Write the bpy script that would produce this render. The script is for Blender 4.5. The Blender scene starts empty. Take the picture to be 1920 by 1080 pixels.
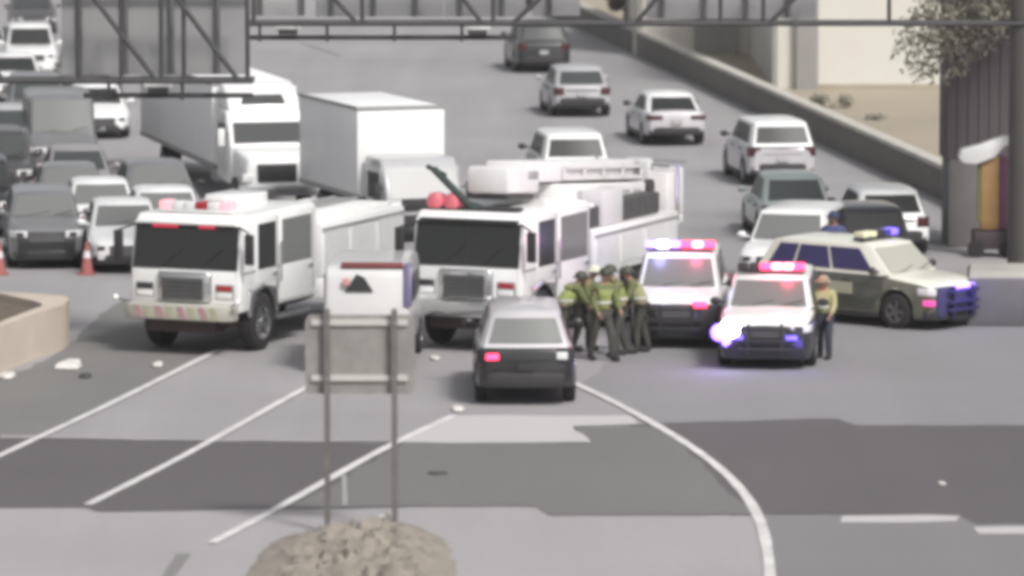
import bpy, bmesh, math, random
from mathutils import Vector, Matrix
R = math.radians
random.seed(7)
scene = bpy.context.scene
COL = scene.collection

# ------------------------------------------------------------------ camera
CAM_H, FPX, HORIZ = 12.8, 10000.0, -563.0
PITCH = math.atan((540.0 - HORIZ) / FPX)
cd = bpy.data.cameras.new('camera'); cam = bpy.data.objects.new('camera', cd); COL.objects.link(cam)
cam.location = (0, 0, CAM_H); cam.rotation_euler = (R(90) - PITCH, 0, 0)
cd.sensor_width = 36.0; cd.lens = FPX / 1920.0 * 36.0; cd.clip_start = 1.0; cd.clip_end = 6000
cd.dof.use_dof = True; cd.dof.focus_distance = 108.0; cd.dof.aperture_fstop = 1.0
scene.camera = cam
# ------------------------------------------------------------------ world, sun, exposure
SUN_EL, SUN_AZ = 48, 146       # azimuth clockwise from +Y: behind the camera, to its right
w = bpy.data.worlds.new('World'); scene.world = w; w.use_nodes = True
nt = w.node_tree; nt.nodes.clear()
sk = nt.nodes.new('ShaderNodeTexSky'); sk.sky_type = 'NISHITA'; sk.sun_disc = False
sk.sun_elevation = R(SUN_EL); sk.sun_rotation = R(SUN_AZ); sk.dust_density = 4.0; sk.air_density = 1.0; sk.ozone_density = 1.0
hs = nt.nodes.new('ShaderNodeHueSaturation'); hs.inputs['Saturation'].default_value = 0.22
bg = nt.nodes.new('ShaderNodeBackground'); bg.inputs['Strength'].default_value = 0.10
out = nt.nodes.new('ShaderNodeOutputWorld')
nt.links.new(sk.outputs[0], hs.inputs['Color']); nt.links.new(hs.outputs[0], bg.inputs[0]); nt.links.new(bg.outputs[0], out.inputs[0])
sd = bpy.data.lights.new('sun', 'SUN'); sd.energy = 2.2; sd.angle = R(11); sd.color = (1, 0.97, 0.94)
sun = bpy.data.objects.new('sun', sd); COL.objects.link(sun)
dv = Vector((math.sin(R(SUN_AZ)) * math.cos(R(SUN_EL)), math.cos(R(SUN_AZ)) * math.cos(R(SUN_EL)), math.sin(R(SUN_EL))))
sun.rotation_euler = dv.to_track_quat('Z', 'Y').to_euler()
scene.view_settings.view_transform = 'Standard'; scene.view_settings.look = 'None'
scene.view_settings.gamma = 1.0; scene.view_settings.exposure = 0.40
scene.render.engine = 'CYCLES'
scene.cycles.filter_width = 4.6      # the soft optics of a traffic camera
scene.cycles.max_bounces = 6

# ------------------------------------------------------------------ where a point of the ground lies
def G(px, py):
    a = PITCH + math.atan((py - 540.0) / FPX)
    Y = CAM_H / math.tan(a)
    depth = Y * math.cos(PITCH) + CAM_H * math.sin(PITCH)
    return Vector(((px - 960.0) / FPX * depth, Y, 0.0))

# ------------------------------------------------------------------ materials
MATS = {}
def mat(name, col, rough=0.6, metal=0.0, coat=0.0, emit=None, es=0.0, noise=0.0, nscale=6.0, bump=0.0, col2=None, spec=0.5):
    if name in MATS: return MATS[name]
    m = bpy.data.materials.new(name); m.use_nodes = True; n = m.node_tree; b = n.nodes['Principled BSDF']
    b.inputs['Base Color'].default_value = (*col, 1); b.inputs['Roughness'].default_value = rough
    b.inputs['Metallic'].default_value = metal; b.inputs['Specular IOR Level'].default_value = spec
    if coat: b.inputs['Coat Weight'].default_value = coat; b.inputs['Coat Roughness'].default_value = 0.12
    if emit: b.inputs['Emission Color'].default_value = (*emit, 1); b.inputs['Emission Strength'].default_value = es
    if noise or bump or col2:
        tc = n.nodes.new('ShaderNodeTexCoord')
        nz = n.nodes.new('ShaderNodeTexNoise'); nz.inputs['Scale'].default_value = nscale; nz.inputs['Detail'].default_value = 6
        nz.inputs['Roughness'].default_value = 0.65
        n.links.new(tc.outputs['Object'], nz.inputs['Vector'])
        mx = n.nodes.new('ShaderNodeMix'); mx.data_type = 'RGBA'
        c2 = col2 or tuple(c * (1 - noise) for c in col); c1 = col if col2 else tuple(min(1, c * (1 + noise)) for c in col)
        mx.inputs[6].default_value = (*c1, 1); mx.inputs[7].default_value = (*c2, 1)
        mr = n.nodes.new('ShaderNodeMapRange'); mr.inputs[1].default_value = 0.3; mr.inputs[2].default_value = 0.7
        n.links.new(nz.outputs[0], mr.inputs[0]); n.links.new(mr.outputs[0], mx.inputs[0]); n.links.new(mx.outputs[2], b.inputs['Base Color'])
        if bump:
            bp = n.nodes.new('ShaderNodeBump'); bp.inputs['Strength'].default_value = bump; bp.inputs['Distance'].default_value = 0.05
            n.links.new(nz.outputs[0], bp.inputs['Height']); n.links.new(bp.outputs[0], b.inputs['Normal'])
    MATS[name] = m; return m

def paving(name, col, stain=0.12, streak=0.08, joints=0.0, rough=0.85):
    """weathered pavement: large stains, wheel-path streaks along the road, fine grain"""
    if name in MATS: return MATS[name]
    m = bpy.data.materials.new(name); m.use_nodes = True; n = m.node_tree; b = n.nodes['Principled BSDF']
    b.inputs['Roughness'].default_value = rough; b.inputs['Specular IOR Level'].default_value = 0.25
    tc = n.nodes.new('ShaderNodeTexCoord')
    def noise(scale, vec, detail=5):
        z = n.nodes.new('ShaderNodeTexNoise'); z.inputs['Scale'].default_value = scale; z.inputs['Detail'].default_value = detail
        n.links.new(vec, z.inputs['Vector']); return z.outputs[0]
    mp = n.nodes.new('ShaderNodeMapping'); mp.inputs['Scale'].default_value = (0.9, 0.05, 1); mp.inputs['Rotation'].default_value = (0, 0, R(7))
    n.links.new(tc.outputs['Object'], mp.inputs['Vector'])
    a = noise(0.16, tc.outputs['Object'], 6); s = noise(1.0, mp.outputs[0], 4); f = noise(7.0, tc.outputs['Object'], 8)
    val = None
    for src, amt in ((a, stain * 2.2), (s, streak * 2.2), (f, 0.16)):
        mm = n.nodes.new('ShaderNodeMath'); mm.operation = 'MULTIPLY_ADD'; mm.inputs[1].default_value = amt; mm.inputs[2].default_value = 1 - amt / 2
        n.links.new(src, mm.inputs[0])
        if val is None: val = mm.outputs[0]
        else:
            q = n.nodes.new('ShaderNodeMath'); q.operation = 'MULTIPLY'; n.links.new(val, q.inputs[0]); n.links.new(mm.outputs[0], q.inputs[1]); val = q.outputs[0]
    if joints:
        br = n.nodes.new('ShaderNodeTexBrick'); br.inputs['Scale'].default_value = 0.22; br.inputs['Mortar Size'].default_value = 0.008
        br.offset = 0; br.inputs['Color1'].default_value = (1, 1, 1, 1); br.inputs['Color2'].default_value = (0.95, 0.95, 0.95, 1)
        br.inputs['Mortar'].default_value = (1 - joints,) * 3 + (1,)
        n.links.new(tc.outputs['Object'], br.inputs['Vector'])
        q = n.nodes.new('ShaderNodeMath'); q.operation = 'MULTIPLY'; n.links.new(val, q.inputs[0]); n.links.new(br.outputs[0], q.inputs[1]); val = q.outputs[0]
    vm = n.nodes.new('ShaderNodeVectorMath'); vm.operation = 'SCALE'; vm.inputs[0].default_value = col
    n.links.new(val, vm.inputs['Scale']); n.links.new(vm.outputs[0], b.inputs['Base Color'])
    bp = n.nodes.new('ShaderNodeBump'); bp.inputs['Strength'].default_value = 0.25; bp.inputs['Distance'].default_value = 0.02
    n.links.new(f, bp.inputs['Height']); n.links.new(bp.outputs[0], b.inputs['Normal'])
    MATS[name] = m; return m

CONC = paving('road_concrete', (0.295, 0.285, 0.29), 0.16, 0.14)
def paint(name, col, rough=0.32): return mat('paint_' + name, col, rough, coat=0.6, noise=0.04, nscale=3)
WHITE = paint('white', (0.80, 0.80, 0.79)); OFFWHITE = paint('off_white', (0.50, 0.485, 0.50)); SILVER = paint('silver', (0.42, 0.42, 0.43)); BLACK = paint('black', (0.02, 0.02, 0.022))
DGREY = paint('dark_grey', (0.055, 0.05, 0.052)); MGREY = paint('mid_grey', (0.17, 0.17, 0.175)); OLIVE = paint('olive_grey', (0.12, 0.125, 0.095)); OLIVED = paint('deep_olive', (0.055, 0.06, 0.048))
CREAM = paint('cream', (0.72, 0.72, 0.63)); SAGE = paint('sage_silver', (0.30, 0.34, 0.33)); TAUPE = paint('taupe', (0.27, 0.25, 0.25))
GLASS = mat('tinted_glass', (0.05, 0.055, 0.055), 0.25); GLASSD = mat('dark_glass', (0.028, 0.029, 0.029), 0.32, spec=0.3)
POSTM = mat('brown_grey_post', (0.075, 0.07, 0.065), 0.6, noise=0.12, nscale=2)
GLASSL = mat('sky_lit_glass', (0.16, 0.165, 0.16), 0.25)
RUB = mat('rubber', (0.022, 0.02, 0.021), 0.85, noise=0.3, nscale=9); PLA = mat('black_plastic', (0.03, 0.028, 0.03), 0.65, noise=0.2, nscale=8)
CHR = mat('chrome', (0.62, 0.62, 0.62), 0.22, metal=0.9); ALU = mat('brushed_aluminium', (0.42, 0.42, 0.42), 0.45, metal=0.6, noise=0.08, nscale=5)
SMOKE = mat('smoked_red_lens', (0.07, 0.018, 0.02), 0.25, coat=0.4)
LENS = mat('clear_lens', (0.75, 0.75, 0.75), 0.15, coat=0.8); REDL = mat('red_lens', (0.35, 0.02, 0.03), 0.2, coat=0.6)
REDON = mat('lit_red_lens', (0.5, 0.02, 0.05), 0.3, emit=(1, 0.03, 0.09), es=6.0); PINKON = mat('lit_pink_lamp', (0.6, 0.2, 0.25), 0.3, emit=(1, 0.22, 0.34), es=5.0); BLUEON = mat('lit_blue_lens', (0.1, 0.08, 0.6), 0.3, emit=(0.16, 0.10, 0.95), es=2.2)
WHON = mat('lit_white_lamp', (0.9, 0.9, 0.95), 0.3, emit=(0.86, 0.78, 1.0), es=16.0); VIOL = mat('lit_violet_lamp', (0.4, 0.3, 0.8), 0.3, emit=(0.25, 0.13, 1.0), es=3.6)
BLUED = mat('blue_lens', (0.05, 0.04, 0.28), 0.2, coat=0.5); AMB = mat('amber_lens', (0.6, 0.22, 0.03), 0.3)
STEEL = mat('galvanised_steel', (0.13, 0.13, 0.132), 0.6, metal=0.2, noise=0.25, nscale=2.5); STEELD = mat('dark_steel', (0.05, 0.049, 0.05), 0.6, noise=0.25, nscale=3)
SIGNB = mat('sign_back_aluminium', (0.27, 0.27, 0.272), 0.6, noise=0.12, nscale=0.6)

# ------------------------------------------------------------------ mesh helpers
def obj(name, bm, m=None, parent=None, bevel=0.0, seg=2, smooth=40, mats=None):
    if bevel:
        bmesh.ops.recalc_face_normals(bm, faces=bm.faces)
        es = [e for e in bm.edges if len(e.link_faces) == 2 and e.calc_face_angle(0) > R(28)]
        bmesh.ops.bevel(bm, geom=es, offset=bevel, segments=seg, profile=0.5, affect='EDGES', clamp_overlap=True)
    bmesh.ops.recalc_face_normals(bm, faces=bm.faces)
    me = bpy.data.meshes.new(name); bm.to_mesh(me); bm.free()
    if mats:
        for q in mats: me.materials.append(q)
    elif m: me.materials.append(m)
    me.polygons.foreach_set('use_smooth', [True] * len(me.polygons))
    me.set_sharp_from_angle(angle=R(smooth))
    o = bpy.data.objects.new(name, me); COL.objects.link(o)
    if parent: o.parent = parent
    return o
def empty(name, loc=(0, 0, 0), rz=0.0):
    o = bpy.data.objects.new(name, None); COL.objects.link(o); o.empty_display_size = 0.3
    o.location = loc; o.rotation_euler = (0, 0, rz); return o
def tag(o, label=None, cat=None, group=None, kind=None):
    if label: o['label'] = label
    if cat: o['category'] = cat
    if group: o['group'] = group
    if kind: o['kind'] = kind
    return o
def box(bm, x0, x1, y0, y1, z0, z1, mi=0):
    v = [bm.verts.new(p) for p in ((x0,y0,z0),(x1,y0,z0),(x1,y1,z0),(x0,y1,z0),(x0,y0,z1),(x1,y0,z1),(x1,y1,z1),(x0,y1,z1))]
    for f in ((0,3,2,1),(4,5,6,7),(0,1,5,4),(1,2,6,5),(2,3,7,6),(3,0,4,7)):
        bm.faces.new([v[i] for i in f]).material_index = mi
def B(*boxes):
    bm = bmesh.new()
    for b in boxes: box(bm, *b)
    return bm
def prism_y(bm, prof, y0, y1, y0b=None, y1b=None):
    """profile in (x,z) swept across y"""
    a = [bm.verts.new((x, y0, z)) for x, z in prof]; b = [bm.verts.new((x, y1, z)) for x, z in prof]
    bm.faces.new(a); bm.faces.new(b[::-1]); n = len(prof)
    for i in range(n): bm.faces.new((a[i], b[i], b[(i+1) % n], a[(i+1) % n]))
def prism_z(bm, pts, z0, z1):
    a = [bm.verts.new((x, y, z0)) for x, y in pts]; b = [bm.verts.new((x, y, z1)) for x, y in pts]
    bm.faces.new(a); bm.faces.new(b[::-1]); n = len(pts)
    for i in range(n): bm.faces.new((a[i], b[i], b[(i+1) % n], a[(i+1) % n]))
def quadbox(bm, p, nrm, t):
    """thin plate from 4 points, thickness t outwards"""
    nrm = Vector(nrm).normalized()
    a = [bm.verts.new(Vector(q) - nrm * t * 0.5) for q in p]; b = [bm.verts.new(Vector(q) + nrm * t) for q in p]
    bm.faces.new(a[::-1]); bm.faces.new(b)
    for i in range(4): bm.faces.new((a[i], a[(i+1) % 4], b[(i+1) % 4], b[i]))
def tube(bm, p0, p1, r, n=10, r1=None):
    p0, p1 = Vector(p0), Vector(p1); d = (p1 - p0).normalized()
    u = d.orthogonal().normalized(); v = d.cross(u); r1 = r if r1 is None else r1
    a = [bm.verts.new(p0 + (u * math.cos(t) + v * math.sin(t)) * r) for t in [2*math.pi*i/n for i in range(n)]]
    b = [bm.verts.new(p1 + (u * math.cos(t) + v * math.sin(t)) * r1) for t in [2*math.pi*i/n for i in range(n)]]
    bm.faces.new(a); bm.faces.new(b[::-1])
    for i in range(n): bm.faces.new((a[i], b[i], b[(i+1) % n], a[(i+1) % n]))
def lathe(bm, prof, n=24, axis='y', at=(0, 0, 0)):
    """prof: (radius, height along axis), closed loop"""
    at = Vector(at); rings = []
    for i in range(n):
        t = 2*math.pi*i/n; c, s = math.cos(t), math.sin(t); ring = []
        for r, h in prof:
            p = Vector((r*c, h, r*s)) if axis == 'y' else Vector((r*c, r*s, h))
            ring.append(bm.verts.new(p + at))
        rings.append(ring)
    m = len(prof)
    for i in range(n):
        a, b = rings[i], rings[(i+1) % n]
        for j in range(m):
            k = (j+1) % m
            try: bm.faces.new((a[j], a[k], b[k], b[j]))
            except ValueError: pass
def ball(bm, c, r, sc=(1, 1, 1), seg=12):
    mtx = Matrix.Translation(c) @ Matrix.Diagonal((*[r*s for s in sc], 1))
    bmesh.ops.create_uvsphere(bm, u_segments=seg, v_segments=max(6, seg*2//3), radius=1, matrix=mtx)
def ragged(pts, seed):
    rnd = random.Random(seed); r = []
    for i in range(len(pts)):
        a, b = Vector(pts[i][:2]), Vector(pts[(i+1) % len(pts)][:2]); L = (b-a).length; n = int(min(90, max(1, L/0.45))); w_ = 0.0
        nr = Vector((-(b-a).y, (b-a).x)).normalized() if L else Vector((0, 0))
        for k in range(n):
            w_ = w_*.7 + rnd.uniform(-.07, .07); r.append(a + (b-a)*k/n + nr*(w_ if k else 0))
    return r
def sheet(name, pts, z, m, label=None):
    if name not in ('bank',): pts = ragged(pts, int(z*1000) + len(pts))
    bm = bmesh.new(); bm.faces.new([bm.verts.new((p[0], p[1], z)) for p in pts])
    bmesh.ops.triangulate(bm, faces=bm.faces)
    for f in bm.faces:
        if f.normal.z < 0: f.normal_flip()
    me = bpy.data.meshes.new(name); bm.to_mesh(me); bm.free(); me.materials.append(m)
    o = bpy.data.objects.new(name, me); COL.objects.link(o); o['kind'] = 'structure'; return o

# ------------------------------------------------------------------ the setting
bm = bmesh.new(); v = [bm.verts.new(p) for p in ((-2500, -300, 0), (2500, -300, 0), (2500, 5000, 0), (-2500, 5000, 0))]; bm.faces.new(v)
g = obj('road', bm, CONC); g['kind'] = 'structure'
def gp(*pts): return [G(x, y) for x, y in pts]
ASPH = paving('asphalt_patch', (0.112, 0.105, 0.109), 0.10, 0.07); ASPH2 = paving('asphalt_patch_worn', (0.165, 0.160, 0.158), 0.10, 0.07)
SHOUL = paving('shoulder_paving', (0.18, 0.176, 0.172), 0.18, 0.05); NEWC = paving('fresh_concrete', (0.46, 0.45, 0.445), 0.06, 0.03)
NEARC = paving('near_concrete', (0.325, 0.31, 0.315), 0.10, 0.07); RAMP = paving('ramp_paving', (0.20, 0.192, 0.198), 0.10, 0.06)
MIDR = paving('right_lane_paving', (0.235, 0.232, 0.238), 0.12, 0.08)
# shoulder left of the first lane line; right lane; near slabs
sheet('shoulder', gp((-900, 1190), (-20, 862), (180, 768), (400, 661), (505, 611), (230, 560), (140, 640), (60, 690), (-900, 900)), 0.004, SHOUL)
sheet('shoulder_lane', gp((1090, 728), (1250, 812), (2900, 812), (2900, 590), (1500, 600), (1150, 668)), 0.004, MIDR)
sheet('near_slab', gp((-1200, 955), (160, 953), (190, 961), (920, 950), (1010, 951), (1030, 967), (1440, 967), (1440, 1400), (-1200, 1400)), 0.004, NEARC)
sheet('ramp_surface', gp((1428, 967), (2900, 975), (2900, 1400), (1452, 1400), (1446, 1120), (1440, 1030)), 0.008, RAMP)
# dark repair band across all lanes, with its stepped edges
sheet('asphalt_repair', gp((-1200, 826), (0, 823), (380, 829), (800, 831), (860, 831), (760, 952), (180, 960), (160, 953), (-1200, 955)), 0.012, ASPH)
sheet('asphalt_repair_middle', gp((760, 831), (1102, 832), (1075, 803), (1240, 800), (1400, 948), (1410, 967), (1030, 968), (1005, 951), (540, 953)), 0.016, ASPH2)
sheet('asphalt_repair_right', gp((1180, 797), (1570, 786), (1605, 798), (2900, 800), (2900, 985), (1830, 984), (1800, 968), (1370, 967)), 0.012, ASPH)
sheet('concrete_patch', gp((850, 781), (1180, 781), (1195, 797), (1075, 801), (1108, 831), (745, 831), (790, 808)), 0.020, NEWC)
sheet('joint_strip', gp((1580, 969), (1800, 969), (1792, 979), (1575, 981)), 0.016, NEWC)
sheet('joint_strip', gp((1825, 990), (2100, 990), (2100, 1002), (1835, 1003)), 0.016, NEWC)
sheet('joint_strip', gp((0, 818), (380, 824), (740, 826), (730, 830), (380, 828), (0, 823)), 0.018, NEARC)
LINE = mat('road_paint', (0.60, 0.59, 0.58), 0.7, noise=0.22, nscale=1.7)
def stripe(name, pts, width, z=0.024, m=LINE, sub=6):
    P = [G(*p) for p in pts]; Q = []
    for i in range(len(P) - 1):
        p0 = P[max(0, i-1)]; p1 = P[i]; p2 = P[i+1]; p3 = P[min(len(P)-1, i+2)]
        for k in range(sub):
            t = k / sub
            Q.append(0.5 * ((2*p1) + (p2-p0)*t + (2*p0-5*p1+4*p2-p3)*t*t + (3*p1-p0-3*p2+p3)*t**3))
    Q.append(P[-1]); bm = bmesh.new(); L = []; Rr = []
    for i, q in enumerate(Q):
        d = (Q[min(i+1, len(Q)-1)] - Q[max(i-1, 0)]).normalized(); nrm = Vector((-d.y, d.x, 0))
        wv = width * (0.9 + 0.2 * random.random())
        a = q + nrm*wv/2; b = q - nrm*wv/2; L.append(bm.verts.new((a.x, a.y, z))); Rr.append(bm.verts.new((b.x, b.y, z)))
    for i in range(len(Q)-1): bm.faces.new((L[i], Rr[i], Rr[i+1], L[i+1]))
    o = obj(name, bm, m); o['kind'] = 'structure'; return o
stripe('lane_marking', [(-260, 984), (0, 856), (200, 762), (405, 660)], 0.16)
stripe('lane_marking', [(165, 948), (345, 856), (560, 736), (640, 694)], 0.16)
stripe('lane_marking', [(398, 1020), (520, 955), (720, 843), (850, 781)], 0.17)
stripe('edge_line', [(1060, 712), (1085, 724), (1150, 755), (1250, 810), (1330, 864), (1385, 915), (1420, 968), (1438, 1030), (1446, 1120), (1450, 1300)], 0.17)
stripe('lane_marking', [(645, 892), (647, 950)], 0.08, m=mat('faded_paint', (0.30, 0.30, 0.29), 0.8))
stripe('oil_streak', [(345, 1040), (318, 1080), (290, 1140)], 0.20, m=mat('oil_stain', (0.20, 0.195, 0.19), 0.7))
stripe('lane_marking', [(640, 105), (560, 78)], 0.12, m=MATS['faded_paint'])

def rock_top(bm, pts, h, seed, amp=0.12, step=0.22):
    rnd = random.Random(seed)
    xs = [p[0] for p in pts]; ys = [p[1] for p in pts]
    def inside(x, y):
        c = False; n = len(pts)
        for i in range(n):
            (x1, y1), (x2, y2) = pts[i][:2], pts[(i+1) % n][:2]
            if (y1 > y) != (y2 > y) and x < (x2-x1)*(y-y1)/(y2-y1)+x1: c = not c
        return c
    def edge(x, y):
        d = 9
        for i in range(len(pts)):
            a = Vector(pts[i][:2]); b = Vector(pts[(i+1) % len(pts)][:2]); p = Vector((x, y)); ab = b-a
            t = max(0, min(1, (p-a).dot(ab)/ab.length_squared)); d = min(d, (p-a-ab*t).length)
        return d
    nx = int((max(xs)-min(xs))/step)+2; ny = int((max(ys)-min(ys))/step)+2; grid = {}
    for i in range(nx):
        for j in range(ny):
            x = min(xs)+i*step; y = min(ys)+j*step
            d = edge(x, y) if inside(x, y) else -edge(x, y)
            if d > -step*1.2:
                z = -0.03 if d <= 0 else h*(1-math.exp(-d*1.9)) + rnd.uniform(-amp, amp)*min(1, d)
                grid[i, j] = bm.verts.new((x+rnd.uniform(-.05, .05), y+rnd.uniform(-.05, .05), z))
    for (i, j) in grid:
        if (i+1, j) in grid and (i, j+1) in grid and (i+1, j+1) in grid:
            bm.faces.new((grid[i, j], grid[i+1, j], grid[i+1, j+1], grid[i, j+1]))
DIRT = mat('dry_dirt', (0.30, 0.265, 0.225), 0.95, nscale=3.0, bump=0.8, col2=(0.20, 0.18, 0.155))
bm = bmesh.new(); mp_ = gp((360, 1215), (440, 1100), (505, 1020), (600, 996), (690, 990), (790, 992), (840, 1015), (862, 1080), (880, 1215))
rock_top(bm, [(p.x, p.y) for p in mp_], 0.26, 3, 0.16, 0.12)
o = obj('dirt_mound', bm, DIRT, smooth=60); o['kind'] = 'structure'
# land beyond the right barrier
TAN = mat('tan_bank_dirt', (0.36, 0.31, 0.235), 0.95, nscale=0.12, bump=0.3, col2=(0.27, 0.235, 0.18))
wa, wb = G(1000, 12), G(1905, 442); wd = (wb - wa).normalized(); wn = Vector((wd.y, -wd.x, 0))
if wn.x < 0: wn = -wn
far = wa - wd * 260
sheet('bank', [(p.x, p.y) for p in (far + wn*0.2, wb + wn*0.2, wb + wn*60, far + wn*160)], 0.06, TAN)

# ------------------------------------------------------------------ barriers and walls
BARR = mat('barrier_concrete', (0.17, 0.16, 0.147), 0.9, nscale=0.7, bump=0.2, col2=(0.14, 0.13, 0.115))
CAPM = mat('pale_coping', (0.42, 0.40, 0.36), 0.85, noise=0.15, nscale=1.0)
def along(a, b, y0, y1, z0, z1, bm):
    d = (b - a).normalized(); n = Vector((d.y, -d.x, 0)); n = n if n.x > 0 else -n
    pts = [a + n*y0, b + n*y0, b + n*y1, a + n*y1]; prism_z(bm, [(p.x, p.y) for p in pts], z0, z1)
t = empty('barrier_wall', wb); tag(t, 'long low roadside barrier with pale coping running up the right side of the road', 'barrier')
def local(bm, t):
    bmesh.ops.transform(bm, matrix=t.matrix_world.inverted() if False else Matrix.Translation(-Vector(t.location)), verts=bm.verts); return bm
far2 = wa - wd * 120
bm = bmesh.new(); along(far2, wb, 0, 0.3, 0, 0.80, bm); obj('wall_panel', local(bm, t), BARR, t)
bm = bmesh.new(); along(far2, wb, -0.06, 0.36, 0.80, 0.93, bm); obj('coping', local(bm, t), CAPM, t, bevel=0.02)
# median island, left
SANDC = mat('sandy_concrete', (0.56, 0.49, 0.415), 0.9, nscale=0.9, bump=0.15, col2=(0.47, 0.41, 0.345))
SOIL = mat('brown_soil', (0.12, 0.095, 0.075), 0.95, noise=0.3, nscale=3, bump=0.5)
isl = gp((-900, 1110), (-200, 800), (0, 701), (70, 672), (118, 657), (131, 645), (122, 638), (60, 632), (0, 629), (-200, 625), (-900, 640))
c = G(0, 680); t = empty('median_island', c); tag(t, 'sandy concrete median island wall with brown soil on top, at the left edge', 'median wall')
def inset(pts, d):
    n = len(pts); r = []
    for i in range(n):
        a, b, cc = pts[i-1], pts[i], pts[(i+1) % n]
        n1 = Vector((-(b-a).y, (b-a).x, 0)).normalized(); n2 = Vector((-(cc-b).y, (cc-b).x, 0)).normalized()
        m_ = (n1+n2).normalized(); r.append(b + m_*d)
    return r
area = sum(isl[i].x*isl[(i+1) % len(isl)].y - isl[(i+1) % len(isl)].x*isl[i].y for i in range(len(isl)))
sg = 1 if area > 0 else -1
inn = inset(isl, 0.24*sg)
for k_, q_ in ((3, (64, 664)), (4, (76, 660)), (5, (80, 656)), (6, (78, 653)), (7, (66, 648))): inn[k_] = G(*q_)
bm = bmesh.new(); n = len(isl); ZH = 0.90
ring = [[bm.verts.new((p.x-c.x, p.y-c.y, z)) for p in pts] for pts, z in ((isl, 0), (isl, ZH), (inn, ZH), (inn, ZH-0.14))]
for k in range(3):
    for i in range(n): bm.faces.new((ring[k][i], ring[k][(i+1) % n], ring[k+1][(i+1) % n], ring[k+1][i]))
obj('wall', bm, SANDC, t)
bm = bmesh.new(); bm.faces.new([bm.verts.new((p.x-c.x, p.y-c.y, ZH-0.12)) for p in inn]); bmesh.ops.triangulate(bm, faces=bm.faces)
obj('soil', bm, SOIL, t)
# concrete block round the gantry post, right
GREYC = mat('grey_block_concrete', (0.15, 0.145, 0.15), 0.9, noise=0.12, nscale=1.2, bump=0.2)
p = G(1812, 612); t = empty('concrete_block', p); tag(t, 'grey concrete block guarding the foot of the gantry post at the right edge', 'barrier')
bm = bmesh.new(); prism_z(bm, [(0, 0), (5, -0.2), (5, 2.6), (0.25, 2.8)], 0, 0.98); obj('block', bm, GREYC, t, bevel=0.05)
bm = bmesh.new(); prism_z(bm, [(0.05, 0.05), (5, -0.14), (5, 2.5), (0.3, 2.7)], 0.975, 1.03); obj('cap', bm, CAPM, t, bevel=0.02)
# dark pier and pale building beyond
PIER = mat('dark_brown_cladding', (0.105, 0.088, 0.092), 0.85, nscale=0.8, col2=(0.085, 0.076, 0.08)); PIER2 = mat('grey_plinth', (0.165, 0.155, 0.155), 0.9, noise=0.1, nscale=1.0)
p = G(1838, 462); t = empty('bridge_pier', p); tag(t, 'tall dark brown pier standing behind the gantry post at the right', 'pier')
bm = B((-0.86, 0.86, -0.1, 1.6, 2.05, 9.5))
for i in range(7): box(bm, -0.82 + i*0.25, -0.74 + i*0.25, -0.13, -0.1, 2.1, 9.4)
obj('shaft', bm, PIER, t); obj('plinth', B((-0.78, 0.86, -0.22, 1.72, 0, 2.05)), PIER2, t, bevel=0.04)
CREAMW = mat('cream_wall', (0.62, 0.565, 0.52), 0.9, nscale=0.25, col2=(0.60, 0.62, 0.56)); PILAS = mat('grey_pilaster', (0.28, 0.275, 0.26), 0.9, noise=0.08, nscale=0.8)
ba = G(1450, 170); t = empty('pale_building', ba); tag(t, 'pale cream building with grey pilasters behind the right barrier', 'building')
obj('wall', B((0, 30, 0, 17.5, 0, 7.5)), CREAMW, t); obj('wall', B((-4.2, 0, 17.5, 26, 0, 7.5)), CREAMW, t)
obj('parapet', B((-.1, 30.1, -0.12, 17.4, 7.5, 7.8)), PILAS, t)
for (xa, xb2, yy) in ((-.05, .12, -.3), (.75, 1.45, -.35), (-2.0, -.5, 17.1), (-4.1, -3.9, 17.2)): obj('pilaster', B((xa, xb2, yy, yy+.36, 0, 7.45)), PILAS, t)
for u in (2.2, 4.4, 9): obj('window', B((u, u+1.4, -0.03, 0.1, 5.2, 6.6)), GLASSL, t)
obj('base_course', B((1.46, 30, -0.14, 0, 0, 0.22)), mat('tan_stone', (0.36, 0.32, 0.25), 0.9, noise=0.1, nscale=1), t)

# ------------------------------------------------------------------ trees and scrub
def leaves(bm, c, r, n, size, rnd, sq=(1, 1, 1)):
    for _ in range(n):
        u = Vector((rnd.gauss(0, 1), rnd.gauss(0, 1), rnd.gauss(0, 1))).normalized() * r * rnd.random()**0.4
        q = Vector(c) + Vector((u.x*sq[0], u.y*sq[1], u.z*sq[2]))
        a = Vector((rnd.gauss(0, 1), rnd.gauss(0, 1), rnd.gauss(0, 1))).normalized(); b = a.orthogonal().normalized(); s = size*rnd.uniform(.6, 1.3)
        bm.faces.new([bm.verts.new(q + a*s*1.3), bm.verts.new(q + b*s*.6), bm.verts.new(q - a*s*1.3), bm.verts.new(q - b*s*.6)]).material_index = rnd.choice((0, 0, 1))
LEAF = mat('olive_leaf', (0.22, 0.21, 0.16), 0.8); LEAF2 = mat('dry_leaf', (0.30, 0.28, 0.23), 0.8); BARK = mat('bark', (0.10, 0.08, 0.065), 0.9, noise=0.3, nscale=5, bump=0.6)
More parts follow.
